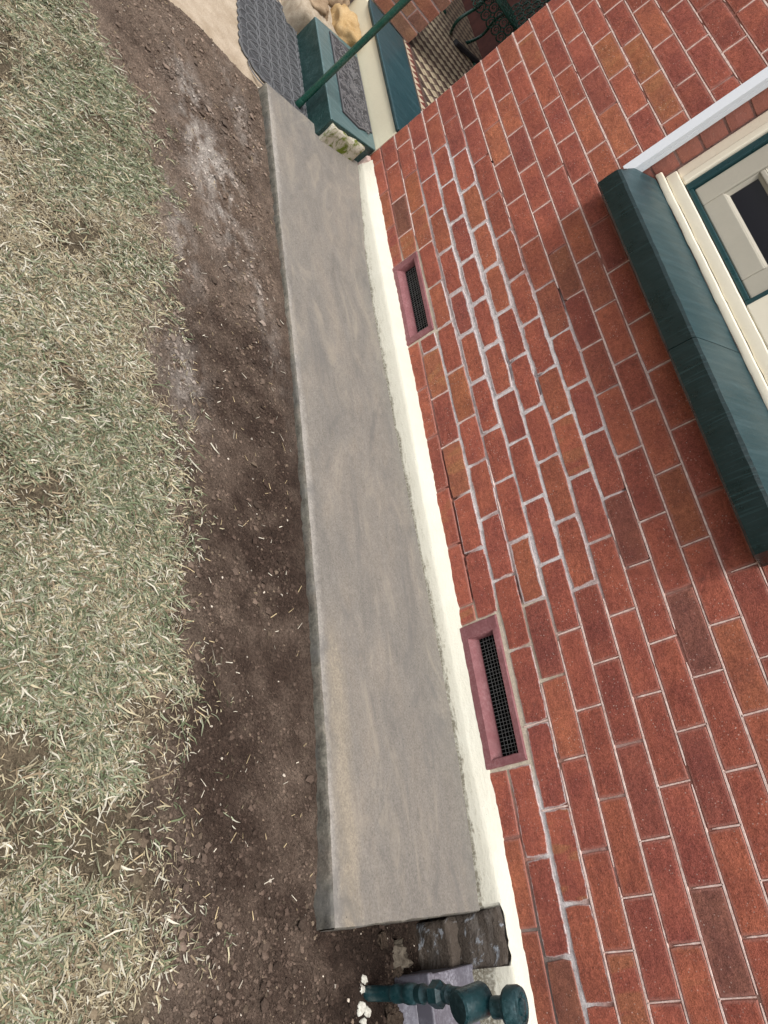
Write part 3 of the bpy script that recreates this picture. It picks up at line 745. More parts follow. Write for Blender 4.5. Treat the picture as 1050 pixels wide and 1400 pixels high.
# pinkish render stub between plinth end and the corner
mb = MB(); mb.box(-.055, -.004, -.05, .030, -.25, .022); o = mb.build('plinth_stub', MAT['pinkrend'], house); bevel(o, .008)
# exposed footing where the plinth has been broken away
def rough_box(name, x0, x1, y0, y1, z0, z1, mat, parent, amp=.006, step=.012, seed=1, sc=30):
    mb = bmesh.new(); bmesh.ops.create_cube(mb, size=1)
    for v in mb.verts: v.co = Vector((x0 if v.co.x < 0 else x1, y0 if v.co.y < 0 else y1, z0 if v.co.z < 0 else z1))
    n = int(max(2, min(9, math.log2(max(x1 - x0, y1 - y0, z1 - z0) / step) * 3)))
    bmesh.ops.subdivide_edges(mb, edges=mb.edges[:], cuts=n, use_grid_fill=True)
    for v in mb.verts:
        p = v.co
        d = Vector([float(fbm(p.x * sc, p.y * sc, p.z * sc, seed + k, 3)) for k in (0, 50, 90)])
        v.co = p + d * amp
    me = bpy.data.meshes.new(name); mb.to_mesh(me); mb.free(); me.materials.append(mat)
    me.polygons.foreach_set('use_smooth', [True] * len(me.polygons))
    o = bpy.data.objects.new(name, me); COL.objects.link(o)
    if parent: o.parent = parent
    return o
rough_box('footing', -3.63, -3.462, -.01, .050, -.30, .000, MAT['foot'], house, .012, seed=4, sc=20)
rough_box('footing_ledge', -3.64, -3.47, .055, .105, -.30, -.150, MAT['foot'], house, .018, seed=14, sc=18)

# ------------------------------------------------------------------ air vents
def vent(s0, s1, inner):
    root = empty('air_vent', (0, 0, 0)); root.parent = house
    z0, z1 = .018, .168; y1 = .006
    i0, i1, iz0, iz1 = inner
    # rings: outer back, outer front, lip, splayed throat, throat back
    rings = [(s0, s1, z0, z1, -.03), (s0, s1, z0, z1, y1 - .003), (s0 + .003, s1 - .003, z0 + .003, z1 - .003, y1), (i0 - .006, i1 + .006, iz0 - .024, iz1 + .004, y1), (i0 - .003, i1 + .003, iz0 - .021, iz1 + .001, y1 - .004), (i0, i1, iz0, iz1, -.022), (i0, i1, iz0, iz1, -.028)]
    v = []; f = []; N = 20
    for ri, (a, b, c, d, y) in enumerate(rings):
        cor = [(-a, c), (-b, c), (-b, d), (-a, d)]
        for e in range(4):
            p, q = cor[e], cor[(e + 1) % 4]
            for k in range(N):
                t = k / N; w = .0012 * float(fbm(p[0] * 30 + t * 9 + e * 3, ri * .4, 0, 301, 2)) * (0 < ri < 6)
                v.append((p[0] + (q[0] - p[0]) * t + w, y + w, p[1] + (q[1] - p[1]) * t + w))
    M4 = 4 * N
    for r in range(len(rings) - 1):
        for k in range(M4): f.append((r * M4 + k, r * M4 + (k + 1) % M4, (r + 1) * M4 + (k + 1) % M4, (r + 1) * M4 + k))
    autosmooth(add('frame', v, f, MAT['vent'], root), 30)
    mb = MB(); mb.box(-i1 - .001, -i0 + .001, -.1395, -.138, iz0 - .001, iz1 + .001)
    for bx_ in ((-i1 - .004, -i1 - .001, -.139, -.03, iz0, iz1), (-i0 + .001, -i0 + .004, -.139, -.03, iz0, iz1), (-i1, -i0, -.139, -.03, iz0 - .004, iz0 - .001), (-i1, -i0, -.139, -.03, iz1 + .001, iz1 + .004)): mb.box(*bx_)
    mb.build('duct', MAT['dark'], root)
    mb = MB(); r = .0010; sp = .0122
    nxw = int((i1 - i0) / sp); nzw = int((iz1 - iz0) / sp)
    for k in range(1, nxw + 1):
        x = -i0 - k * (i1 - i0) / (nxw + 1); mb.tube([(x + rnd.uniform(-.001, .001), -.030, iz0 - .004), (x + rnd.uniform(-.001, .001), -.030 + rnd.uniform(-.002, .002), (iz0 + iz1) / 2), (x, -.030, iz1 + .004)], r, 4)
    for k in range(1, nzw + 1):
        z = iz0 + k * (iz1 - iz0) / (nzw + 1); mb.tube([(-i0 + .004, -.0315, z), (-(i0 + i1) / 2, -.0315 + rnd.uniform(-.002, .002), z + rnd.uniform(-.001, .001)), (-i1 - .004, -.0315, z)], r, 4)
    mb.build('wire_mesh', MAT['wire'], root)['kind'] = 'stuff'
    return root
v1 = vent(.846, 1.321, (.884, 1.287, .073, .145)); v1['label'] = 'pink framed wire mesh vent nearer the green steps'
v2 = vent(2.612, 3.086, (2.664, 3.056, .070, .142)); v2['label'] = 'pink framed wire mesh vent nearer the green tap'

# ------------------------------------------------------------------ window
win = empty('window', (0, 0, 0)); win.parent = house
def wavy_sill(xa, xb, ns):
    # profile (y,z): front bottom, front top, back top, back bottom ; extruded in x with chipped arrises
    xs = np.linspace(xa, xb, ns); v = []; f = []
    for i, x in enumerate(xs):
        w = lambda k, a=.0013: a * float(fbm(x * 26, k * 5, 0, 401 + k, 3))
        fx = x - .055 * float(sm(-1.34, -1.222, x))      # front of the far end is cut back
        v += [(x, -.10, .985 + w(0)), (x, .06, .986 + w(1)), (fx, .104 + w(2), .987 + w(3)), (fx, .111 + w(4), .994 + w(5)), (fx, .112 + w(6), 1.03), (fx, .111 + w(7), 1.066 + w(8)),
              (fx, .104 + w(9), 1.0765 + w(10)), (fx * .9 + x * .1, .085 + w(11), 1.085 + w(12)), (x, .02, 1.112 + w(13)), (x, -.085 + w(14), 1.152 + w(15)), (x, -.10, 1.152)]
    K = 11
    for i in range(len(xs) - 1):
        for k in range(K): f.append((i * K + k, i * K + (k + 1) % K, (i + 1) * K + (k + 1) % K, (i + 1) * K + k))
    f.append(tuple(range(K - 1, -1, -1))); f.append(tuple((len(xs) - 1) * K + k for k in range(K)))
    o = autosmooth(add('sill', v, [q[::-1] for q in f], MAT['sill'], win), 22)
    o.data.materials.append(MAT['sill_top'])  # same sill paint, lightened on top to carry the sky light
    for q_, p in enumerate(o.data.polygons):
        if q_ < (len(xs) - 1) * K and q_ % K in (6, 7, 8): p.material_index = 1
    o['label'] = 'thick dark green painted sill'
wavy_sill(-2.762, -2.0672, 56); wavy_sill(-2.0648, -1.222, 66)
def timber(name, x0, x1, y0, y1, z0, z1, mat, bev=.004, parent=None):
    mb = MB(); mb.box(x0, x1, y0, y1, z0, z1); o = mb.build(name, mat, parent or win); bevel(o, bev); return o
WT = 2.44
def ragged(name, x0, x1, y0, y1, z0, z1, mat):
    xs = np.linspace(x0, x1, 90); v = []; f = []
    for i, x in enumerate(xs):
        a = .0022 * float(fbm(x * 30, 1, 0, 421, 3)); b = .0015 * float(fbm(x * 25, 2, 0, 431, 3))
        v += [(x, y0, z0), (x, y1 + b, z0 + a), (x, y1 + .002 + b, z0 + .006 + a), (x, y1 + b, z1 - .004 + a * .4), (x, y1 - .004, z1 + a * .4), (x, y0, z1)]
    for i in range(len(xs) - 1):
        for k in range(6): f.append((i * 6 + k, i * 6 + (k + 1) % 6, (i + 1) * 6 + (k + 1) % 6, (i + 1) * 6 + k))
    f.append((5, 4, 3, 2, 1, 0)); f.append(tuple(len(v) - 6 + k for k in range(6)))
    return autosmooth(add(name, v, [q[::-1] for q in f], mat, win), 30)
ragged('sill_nosing', -2.748, -1.209, -.16, -.082, 1.154, 1.1795, MAT['cream'])
ragged('sill_board', -2.748, -1.232, -.16, -.096, 1.1815, 1.2225, MAT['cream'])
timber('jamb', -1.262, -1.207, -.20, -.118, 1.2225, WT, MAT['cream'])
timber('jamb_bead', -1.298, -1.2625, -.20, -.104, 1.2235, WT, MAT['cream'], .007)
timber('jamb', -2.750, -2.690, -.20, -.118, 1.2225, WT, MAT['cream'])
timber('mullion', -2.125, -1.9045, -.20, -.100, 1.2235, WT, MAT['cream'], .005)
timber('head', -2.75, -1.207, -.20, -.120, WT - .06, WT - .001, MAT['cream'])
def sash(xa, xb):
    r = empty('sash', (0, 0, 0)); r.parent = win
    z0 = 1.225; z1 = WT - .065
    # teal outer edge
    for nm, b in (('edge', (xa, xa + .026, -.19, -.114, z0, z1)), ('edge', (xb - .030, xb, -.19, -.114, z0, z1)), ('edge', (xa + .027, xb - .031, -.19, -.1145, z0, z0 + .018))):
        timber(nm, *b, MAT['teal'], .004, r)
    xi, xo = xb - .032, xa + .028
    for nm, b in (('stile', (xi - .085, xi, -.185, -.126, z0 + .019, z1)), ('stile', (xo, xo + .085, -.185, -.126, z0 + .019, z1)), ('rail', (xo + .086, xi - .086, -.185, -.1265, z0 + .019, z0 + .095)),
                  ('glazing_bar', (xo + .086, xi - .086, -.180, -.132, 1.437, 1.457))):
        timber(nm, *b, MAT['sash'], .005, r)
    # sloping putty fillet around the glass
    mb = MB(); ga, gb, gz = xo + .0865, xi - .0865, z0 + .0955
    for zA, zB in ((gz, 1.4365), (1.4575, z1 - .02)):
        p = lambda x, y, z: (x, y, z)
        o_ = [(ga, zA), (gb, zA), (gb, zB), (ga, zB)]; i_ = [(ga + .010, zA + .010), (gb - .010, zA + .010), (gb - .010, zB - .010), (ga + .010, zB - .010)]
        vv = [(x, -.134, z) for x, z in o_] + [(x, -.1475, z) for x, z in i_]
        mb.put(vv, [(k, (k + 1) % 4, 4 + (k + 1) % 4, 4 + k) for k in range(4)])
    mb.build('putty', MAT['sash'], r)
    for zA, zB in ((gz - .004, 1.446), (1.4465, z1)):
        timber('pane', ga - .004, gb + .004, -.153, -.148, zA, zB, MAT['glass'], .0005, r)
sash(-1.9035, -1.299); sash(-2.6895, -2.126)
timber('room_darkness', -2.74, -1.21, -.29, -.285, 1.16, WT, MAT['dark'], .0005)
mb = MB(); mb.box(-1.222, -1.178, .0025, .020, 1.078, OPEN[3] + .05); mb.box(-1.2215, -1.2065, -.019, .0024, 1.115, OPEN[3]); o = mb.build('corner_trim', MAT['white'], house); bevel(o, .002)
o['label'] = 'white plastic trim up the window edge'

# ------------------------------------------------------------------ entry steps, porch
steps = empty('entry_steps', (0, .2, 0))
tag(steps, 'green painted entry steps with cream riser at the end of the concrete', 'steps')
def prism(name, poly, z0, z1, mat, parent, bev=.006, dz=None):
    v = [(x, y, z0) for x, y in poly] + [(x, y, z1) for x, y in poly]; n = len(poly)
    f = [tuple(range(n - 1, -1, -1)), tuple(range(n, 2 * n))] + [(i, (i + 1) % n, n + (i + 1) % n, n + i) for i in range(n)]
    o = add(name, v, f, mat, None); 
    if parent: o.parent = parent; o.matrix_parent_inverse = Matrix.Translation(parent.location).inverted()
    if bev: bevel(o, bev, 3)
    return o
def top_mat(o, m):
    o.data.materials.append(m)  # tread paint brightened in its colour for light from above
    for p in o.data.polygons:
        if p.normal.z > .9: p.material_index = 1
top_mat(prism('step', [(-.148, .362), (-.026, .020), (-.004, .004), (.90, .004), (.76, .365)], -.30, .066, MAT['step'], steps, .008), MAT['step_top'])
o = rough_box('step_end', -.150, -.02, .09, .335, -.30, .050, MAT['moss'], None, .010, seed=44, sc=24); o.parent = steps; o.matrix_parent_inverse = Matrix.Translation(steps.location).inverted()
for v_ in o.data.vertices: v_.co.x += (.335 - v_.co.y) * .33 - .012
prism('riser', [(.002, .002), (.002, -.30), (1.42, -.30), (1.42, -.004)], -.30, .198, MAT['rivcream'], steps, .004)
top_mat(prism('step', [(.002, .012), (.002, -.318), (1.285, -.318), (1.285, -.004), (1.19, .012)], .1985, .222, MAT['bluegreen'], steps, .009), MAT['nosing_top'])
def arcs_on(root, x0, x1, y0, y1, z, n, mat, seed, name):
    rg = random.Random(seed); mb = MB()
    for k in range(n):
        cx, cy = rg.uniform(x0, x1), rg.uniform(y0, y1); a0 = rg.uniform(0, 6.28); r0 = rg.uniform(.018, .046); turn = rg.choice((-1, 1)) * rg.uniform(2, 4.5)
        pts = []
        for i in range(9):
            t = i / 8; a = a0 + turn * t; r = r0 * (1 - .65 * t)
            x, y = cx + r * math.cos(a), cy + r * math.sin(a)
            pts.append((min(max(x, x0), x1), min(max(y, y0), y1), z))
        mb.tube(pts, .0029, 4)
    o = mb.build(name, mat, root); o['kind'] = 'stuff'; return o
# rubber tread on the lower step: inset, two clipped corners
tm = empty('stair_tread_mat', (.4, .15, .0665)); tag(tm, 'dark rubber stair mat with scroll relief on the lower green step', 'stair mat')
o = prism('base', [(.02, .26), (.02, .14), (.11, .02), (.80, .02), (.755, .26)], .0665, .073, MAT['rubdark'], tm, .002)
o = arcs_on(None, .06, .75, .045, .245, .0735, 210, MAT['ribdark'], 5, 'scroll_relief'); o.parent = tm; o.matrix_parent_inverse = Matrix.Translation(tm.location).inverted()
mb = MB(); mb.tube([(.026, .252, .0735), (.026, .142, .0735), (.113, .028, .0735), (.79, .028, .0735), (.748, .252, .0735), (.026, .252, .0735)], .003, 4); o = mb.build('border', MAT['ribdark'], tm); o.matrix_parent_inverse = Matrix.Translation(tm.location).inverted()

# door mat of interlaced circles on the path
dm = empty('door_mat', (.45, .56, -.083)); tag(dm, 'grey rubber door mat with interlaced circles on the sandy path', 'door mat')
def mat_outline():
    x0, x1, y0, y1 = -.01, .90, .372, .775; pts = []; R = .052
    def side(p, q, n):
        for k in range(n * 6):
            t = (k % 6) / 6; i = k // 6
            a = (Vector(q) - Vector(p)); d = a.normalized(); nn = Vector((d.y, -d.x)); L = a.length / n
            b = Vector(p) + d * (i + t) * L + nn * (.013 * math.sin(math.pi * t)); pts.append((b.x, b.y))
    c = .10
    side((x0, y1 - c), (x0, y0), 6); side((x0, y0), (x1, y0), 14); side((x1, y0), (x1 , y1 - c), 5); side((x1, y1 - c), (x1 - c, y1), 2); side((x1 - c, y1), (x0 + c, y1), 11); side((x0 + c, y1), (x0, y1 - c), 2)
    return pts
mo = mat_outline(); prism('base', mo, -.0845, -.077, MAT['rubber'], dm, 0)
mb = MB(); R = .078
jj = 0
yy = .392
while yy < .765:
    xx = .012 + (R / 2 if jj % 2 else 0)
    while xx < .89:
        if not (yy > .70 and (xx < .06 or xx > .83)):
            pts = [(xx + R * math.cos(a), min(max(yy + R * math.sin(a), .376), .775), -.0765) for a in np.linspace(0, 2 * math.pi, 21)]
            mb.tube(pts, .0034, 4, caps=False)
        xx += R
    yy += R * .866; jj += 1
o = mb.build('circle_relief', MAT['rib'], dm); o['kind'] = 'stuff'; o.matrix_parent_inverse = Matrix.Translation(dm.location).inverted()
mb = MB(); mb.tube([(x, y, -.077) for x, y in mo] + [(mo[0][0], mo[0][1], -.077)], .005, 5); o = mb.build('rim', MAT['rib'], dm); o.matrix_parent_inverse = Matrix.Translation(dm.location).inverted()

# sandy concrete path
ys = np.linspace(.30, 6.0, 150); xs = np.linspace(0, 1.35, 30); v = []; f = []
for i, y in enumerate(ys):
    for j, t in enumerate(xs):
        x0_ = -.10 + .02 * float(fbm(y * 4, 0, 0, 501, 3)); x = x0_ + t
        v.append((x, y, -.0855 + .0025 * float(fbm(x * 8, y * 8, 0, 503, 3)) - .035 * float(sm(.03, 0, t))))
for i in range(len(ys) - 1):
    for j in range(len(xs) - 1): a = i * len(xs) + j; f.append((a, a + 1, a + len(xs) + 1, a + len(xs)))
tag(add('path', v, f, MAT['path'], None, True), kind='structure')

# handrail post
hp = empty('handrail_post', (.043, .428, -.09)); tag(hp, 'green pipe handrail post standing beside the lower step', 'handrail')
mb = MB(); mb.tube([(0, 0, z) for z in (-.03, .1, .5, 1.05)], .0165, 16); autosmooth(mb.build('pole', MAT['green'], hp))
mb = MB(); mb.tube([(0, 0, .005), (0, 0, .010), (0, 0, .045), (0, 0, .052)], [.017, .0195, .0185, .017], 14); autosmooth(mb.build('collar', MAT['green'], hp))
mb = MB(); mb.tube([(0, 0, 1.03), (.01, -.01, 1.07), (.04, -.05, 1.09), (.04, -.9, 1.36)], .0165, 14); autosmooth(mb.build('rail', MAT['green'], hp))

# porch floor: tessellated tiles
def porch():
    x0, x1, y0, y1 = .004, 6.0, -2.6, -.3185; z = .2205; T = .062
    v = []; f = []; c = []
    def quad(pts, col):
        n = len(v)
        for p in pts: v.append((p[0], p[1], z)); c.append(col)
        f.append(tuple(range(n, n + len(pts))))
    colors = [(.50, .42, .29), (.095, .062, .052), (.19, .135, .105), (.075, .055, .052)]
    # border row of triangles along the step
    yb = y0_ = y1 - .012
    k = 0; x = x0
    while x < 3.2:
        quad([(x, yb), (x + T, yb), (x + T, yb - T)][::-1], (.50, .42, .31)); quad([(x, yb), (x + T, yb - T), (x, yb - T)][::-1], (.17, .055, .045)); x += T * 1.02; k += 1
    yb -= T * 1.05
    quad([(x0, yb), (3.2, yb), (3.2, yb - .022), (x0, yb - .022)][::-1], (.12, .075, .062)); yb -= .026
    # field of long lozenges
    a, b = .036, .074
    row = 0; yy = yb - a
    while yy > -2.3:
        xx = x0 + (b / 2 if row % 2 else 0)
        while xx < 4.2:
            j = rnd.uniform(-.0, .0)
            g = .94; col = colors[0] if (row + int(xx / b)) % 2 == 0 else (colors[2] if row % 2 else colors[1])
            kk = rnd.uniform(.85, 1.12); col = tuple(q * kk for q in col)
            quad([(xx - b / 2 * g, yy), (xx, yy - a * g), (xx + b / 2 * g, yy), (xx, yy + a * g)], col)
            xx += b
        yy -= a; row += 1
    root = empty('porch_floor', (0, 0, 0)); root['kind'] = 'structure'
    mb = MB(); mb.box(.004, 6, -2.6, -.305, -.3, .218, c=(.10, .075, .065)); mb.build('floor_base', MAT['tile'], root)
    o = add('floor_tile', v, f, MAT['tile'], root, False, c); o['kind'] = 'stuff'
porch()
# dark skirting wall at the back of the porch
bw = add('porch_back_wall', [(x, y, z) for x in (.02, 6.0) for y in (-2.2, -1.93) for z in (.2, 3.0)], [(0, 1, 3, 2), (4, 6, 7, 5), (0, 4, 5, 1), (2, 3, 7, 6), (0, 2, 6, 4), (1, 5, 7, 3)], MAT['redpaint'])
tag(bw, 'dark red back wall of the shaded porch', 'wall')
rf = add('porch_roof', [(x, y, z) for x in (.0, 6.0) for y in (-2.6, .05) for z in (2.75, 2.9)], [(0, 1, 3, 2), (4, 6, 7, 5), (0, 4, 5, 1), (2, 3, 7, 6), (0, 2, 6, 4), (1, 5, 7, 3)], MAT['cream'])
tag(rf, 'cream ceiling over the porch, above the picture', 'roof')

# brick pier across the steps
pier = empty('brick_pier', (1.5, -.2, .2)); tag(pier, 'red brick pier rising beyond the upper green step', 'pier')
def sub(o, p): o.parent = p; o.matrix_parent_inverse = Matrix.Translation(p.location).inverted(); return o
mb = MB(); mb.box(1.298, 1.74, -.365, -.048, .2225, 2.7, c=(.4, .2, 0)); sub(mb.build('core', MAT['mortar']), pier)
for k in range(20):
    z = .226 + k * .0865 + .038
    segs = ((-.37, -.255), (-.247, -.04)) if k % 2 else ((-.37, -.165), (-.157, -.04))
    for a, b in segs:
        v, f, e = brick_geo(b - a, .077, .10, .004, .001, 900 + k * 7 + int(a * 100))
        me = bpy.data.meshes.new('brick'); me.from_pydata([(-y, x, zz) for x, y, zz in v], [], f); me.materials.append(MAT['brick'])
        at = me.attributes.new('edge', 'FLOAT', 'POINT'); at.data.foreach_set('value', e)
        o = bpy.data.objects.new('brick', me); COL.objects.link(o); o.location = (1.294, (a + b) / 2, z); sub(o, pier)
        cc = rnd.choice([(.36, .15, .09), (.30, .16, .10), (.40, .17, .11), (.26, .13, .09)]); o.color = (*cc, 1)
        # face towards the garden
    for a, b in (((1.30, 1.51), (1.518, 1.74)) if k % 2 else ((1.30, 1.40), (1.408, 1.62), (1.628, 1.74))):
        v, f, e = brick_geo(b - a, .077, .10, .004, .001, 1900 + k * 7 + int(a * 100))
        me = bpy.data.meshes.new('brick'); me.from_pydata(v, [], f); me.materials.append(MAT['brick'])
        at = me.attributes.new('edge', 'FLOAT', 'POINT'); at.data.foreach_set('value', e)
        o = bpy.data.objects.new('brick', me); COL.objects.link(o); o.location = ((a + b) / 2, -.036, z); sub(o, pier); o.color = (.34, .13, .085, 1)

# rubble stone edging beyond the lower step
rub = empty('rubble_edging', (1.0, .2, -.1)); tag(rub, 'rough sandstone rubble edging set in pale mortar past the lower step', 'stone edging')
def stone(cx, cy, cz, rx, ry, rz, mat, seed, name='stone', amp=.16, amp2=.05):
    bm = bmesh.new(); bmesh.ops.create_icosphere(bm, subdivisions=4, radius=1)
    for v in bm.verts:
        p = v.co.copy(); q = Vector([math.copysign(abs(c) ** .7, c) for c in p])
        d = 1 + amp * 1.6 * float(fbm(p.x * 1.9, p.y * 1.9, p.z * 1.9, seed, 4)) + amp2 * float(fbm(p.x * 7, p.y * 7, p.z * 7, seed + 3, 3))
        v.co = Vector((q.x * rx * d, q.y * ry * d, q.z * rz * d))
    me = bpy.data.meshes.new(name); bm.to_mesh(me); bm.free(); me.materials.append(mat)
    me.polygons.foreach_set('use_smooth', [True] * len(me.polygons))
    o = bpy.data.objects.new(name, me); COL.objects.link(o); o.location = (cx, cy, cz); return o
sub(rough_box('mortar_bed', .80, 1.60, -.02, .44, -.30, .055, MAT['render'], None, .03, seed=70, sc=9), rub)
for a in ((1.0, .10, .075, .12, .085, .075, 'stone', 71), (1.00, .33, .04, .13, .10, .06, 'stone2', 72), (1.26, .20, .08, .13, .10, .07, 'stone2', 73), (1.22, .42, .03, .12, .09, .07, 'stone', 74), (1.5, .10, .08, .13, .10, .08, 'stone', 75), (1.48, .36, .05, .13, .11, .07, 'stone2', 76)):
    sub(stone(*a[:6], MAT[a[6]], a[7], 'stone', .30, .12), rub)

# green cast iron chair on the porch
ch = empty('cast_iron_chair', (2.62, -1.21, .221)); tag(ch, 'green cast iron lacework garden chair standing on the porch tiles', 'chair')
def leg(dx, dy, sx_, sy_):
    mb = MB(); pts = []
    for t in np.linspace(0, 1, 16):
        z = .008 + .40 * t; bow = .05 * math.sin(t * 2 * math.pi) - .075 * (1 - t) ** 2 + .03
        pts.append((dx - sx_ * bow, dy - sy_ * bow, z))
    mb.tube([(pts[0][0] + sx_ * .03, pts[0][1] + sy_ * .03, .006)] + pts, [.010, .014] + [.013] * 15, 8)
    o = mb.build('leg', MAT['green'], ch, True); return o
for dx, dy in ((.0, .0), (.46, .0), (.46, -.46), (.0, -.46)):
    leg(dx, dy, 1 if dx < .2 else -1, 1 if dy < -.2 else -1)
def lace(name, x0, x1, y0, y1, zf, r=.006):
    mb = MB(); k = 0
    for cx in np.arange(x0 + .04, x1, .075):
        for cy in np.arange(y0 + .04, y1, .075):
            rr_ = .040; mb.tube([zf(cx + rr_ * math.cos(a), cy + rr_ * math.sin(a)) for a in np.linspace(0, 2 * math.pi, 13)], r, 5, caps=False)
            mb.tube([zf(cx + rr_ * .7 * math.cos(a) * (1 - a / 9), cy + rr_ * .7 * math.sin(a) * (1 - a / 9)) for a in np.linspace(0, 7, 13)], r * .7, 4)
    o = mb.build(name, MAT['green'], ch, True); return o
lace('seat', -.02, .50, -.48, .02, lambda x, y: (x, y, .42)); 
mb = MB(); mb.tube([(-.03, .03, .42), (.49, .03, .42), (.49, -.49, .42), (-.03, -.49, .42), (-.03, .03, .42)], .011, 6); mb.build('seat_rim', MAT['green'], ch, True)
lace('backrest', -.02, .50, .0, .48, lambda x, y: (x, -.49 - .12 * y, .42 + y))
lace('apron', -.02, .48, .0, .16, lambda x, y: (-.015 + 0 * x, -(x) + .0, .26 + y)); lace('apron', -.02, .48, .0, .16, lambda x, y: (x, .015, .26 + y))
# plain dark bar where a black strip crosses the tiles
mb = MB(); mb.box(-.022, .022, -.25, .25, 0, .035); o = mb.build('black_bar', MAT['rubdark']); bevel(o, .006); o.location = (2.66, -1.47, .2225); o.rotation_euler = (0, 0, math.radians(33))
tag(o, 'narrow black bar lying on the porch tiles', 'bar')

# ------------------------------------------------------------------ green water tap at the near end
tap = empty('standpipe_tap', (-3.596, .497, -.20)); tag(tap, 'dark green painted standpipe tap in the dug soil by the concrete end', 'tap')
def lathe(prof, n=20, axis=(0, 0, 1), at=(0, 0, 0)):
    ax = Vector(axis).normalized(); q = Vector((0, 0, 1)).rotation_difference(ax); v = []; f = []
    for r, h in prof:
        for k in range(n):
            a = 2 * math.pi * k / n; v.append(q @ Vector((r * math.cos(a), r * math.sin(a), h)) + Vector(at))
    for i in range(len(prof) - 1):
        for k in range(n): f.append((i * n + k, i * n + (k + 1) % n, (i + 1) * n + (k + 1) % n, (i + 1) * n + k))
    f.append(tuple(range(n - 1, -1, -1))); f.append(tuple((len(prof) - 1) * n + k for k in range(n)))
    return v, f
def lpart(name, prof, n=20, axis=(0, 0, 1), at=(0, 0, 0), mat='bluegreen', ang=30):
    v, f = lathe(prof, n, axis, at); return autosmooth(add(name, v, f, MAT[mat], tap), ang)
ax1 = (-.06, 0, 1)
lpart('pipe', [(.0170, -.05), (.0170, .235)], 18, ax1)
lpart('elbow_collar', [(.0172, .150), (.0195, .153), (.0205, .162), (.0195, .172), (.0185, .180), (.0205, .190), (.0225, .196), (.0225, .212), (.0205, .216), (.0185, .222), (.0205, .230), (.0215, .240), (.018, .246), (.0150, .252), (.0150, .262)], 20, ax1)
lpart('union_nut', [(.020, .262), (.0285, .268), (.0285, .290), (.021, .297), (.018, .300), (.018, .307)], 6, ax1, ang=20)
lpart('neck', [(.0185, .300), (.0205, .312), (.0165, .320), (.0150, .345)], 18, ax1)
lpart('valve_body', [(.030, -.040), (.0345, -.036), (.0355, .028), (.033, .034)], 28, (.10, -.93, .38), (-.037, .004, .372))
lpart('bonnet', [(.022, -.055), (.022, -.028), (.036, -.024), (.041, -.017), (.041, .004), (.037, .011), (.027, .013), (.025, .009), (.0165, .009), (.0155, .014), (.009, .0165)], 28, (-.05, -.15, 1), (-.052, -.018, .470))
# splashes of white paint on the soil round the pipe
for k, (dx, dy, s) in enumerate(((.008, .022, .014), (-.030, .026, .013), (-.042, .004, .010), (.026, .006, .009), (-.058, .022, .008))):
    x, y = -3.596 + dx, .500 + dy; bm = bmesh.new(); n = 14; vs = []
    r_ = random.Random(k + 60)
    ring = [Vector((s * (1 + .45 * r_.uniform(-1, 1)) * math.cos(2 * math.pi * i / n), s * (1 + .45 * r_.uniform(-1, 1)) * math.sin(2 * math.pi * i / n), 0)) for i in range(n)]
    v = []; f = []
    for j, (sc_, zz) in enumerate(((1.0, -.012), (1.0, -.0015), (.8, .0005))):
        for p in ring:
            px, py = x + p.x * sc_, y + p.y * sc_; v.append((p.x * sc_, p.y * sc_, float(ground_z(px, py)) - float(ground_z(x, y)) + zz + .003))
    v.append((0, 0, .0045))
    for j in range(2):
        for i in range(n): f.append((j * n + i, j * n + (i + 1) % n, (j + 1) * n + (i + 1) % n, (j + 1) * n + i))
    for i in range(n): f.append((2 * n + i, 2 * n + (i + 1) % n, 3 * n))
    o = add('paint_splash', v, f, MAT['splat'], None, True, loc=(x, y, float(ground_z(x, y))))
    tag(o, ['largest white paint splash at the foot of the tap', 'white paint splash on the soil towards the picture bottom', 'white paint splash below the tap pipe', 'small white paint splash on the concrete side of the tap', 'smallest white paint splash near the picture bottom'][k], 'paint splash', 'paint splashes round the tap')
# lilac grey painted step edge beside the tap
ls = empty('lilac_step', (-3.9, .2, -.2)); tag(ls, 'lilac grey painted step edge half hidden behind the green tap', 'step')
def lil(name, poly, x0, x1, bev):
    v = [(x, y, z) for x in (x0, x1) for y, z in poly]; n = len(poly)
    f = [tuple(range(n)), tuple(range(2 * n - 1, n - 1, -1))] + [(i, n + i, n + (i + 1) % n, (i + 1) % n) for i in range(n)]
    return bevel(sub(add(name, v, f, MAT['lilac']), ls), bev, 3)
lil('tread', [(.04, -.118), (.262, -.118), (.262, -.30), (.04, -.30)], -4.6, -3.592, .004)
lil('nosing', [(.2625, -.100), (.286, -.100), (.286, -.31), (.2625, -.31)], -4.6, -3.586, .007)
lil('riser', [(.2865, -.150), (.40, -.30), (.2865, -.32)], -4.6, -3.605, .003)
# a lump of old concrete in the hole
for k, (a, lb) in enumerate((((-3.540, .315, -.215, .032, .075, .030, 'render', 81), 'pale broken concrete lump in the hole by the tap'), ((-3.550, .435, -.175, .030, .040, .020, 'render', 82), 'crumbling pale lump between the hole and the tap foot'))):
    o = stone(*a[:6], MAT['lump'], a[7], 'concrete_lump', .55, .22); tag(o, lb, 'rubble')

for k in range(9):
    r_ = random.Random(k + 300); x, y = r_.uniform(-3.70, -3.49), r_.uniform(.16, .62); q = r_.uniform(.010, .022)
    if abs(x + 3.6) < .03 and abs(y - .5) < .03: continue
    o = stone(x, y, float(ground_z(x, y)) + q * .1, q * 1.2, q, q * .6, MAT['clod'], 400 + k, 'earth_clod', .5, .2)
    tag(o, 'dark earth clod in the dug soil between slab end and tap', 'clod', 'earth clods by the tap')

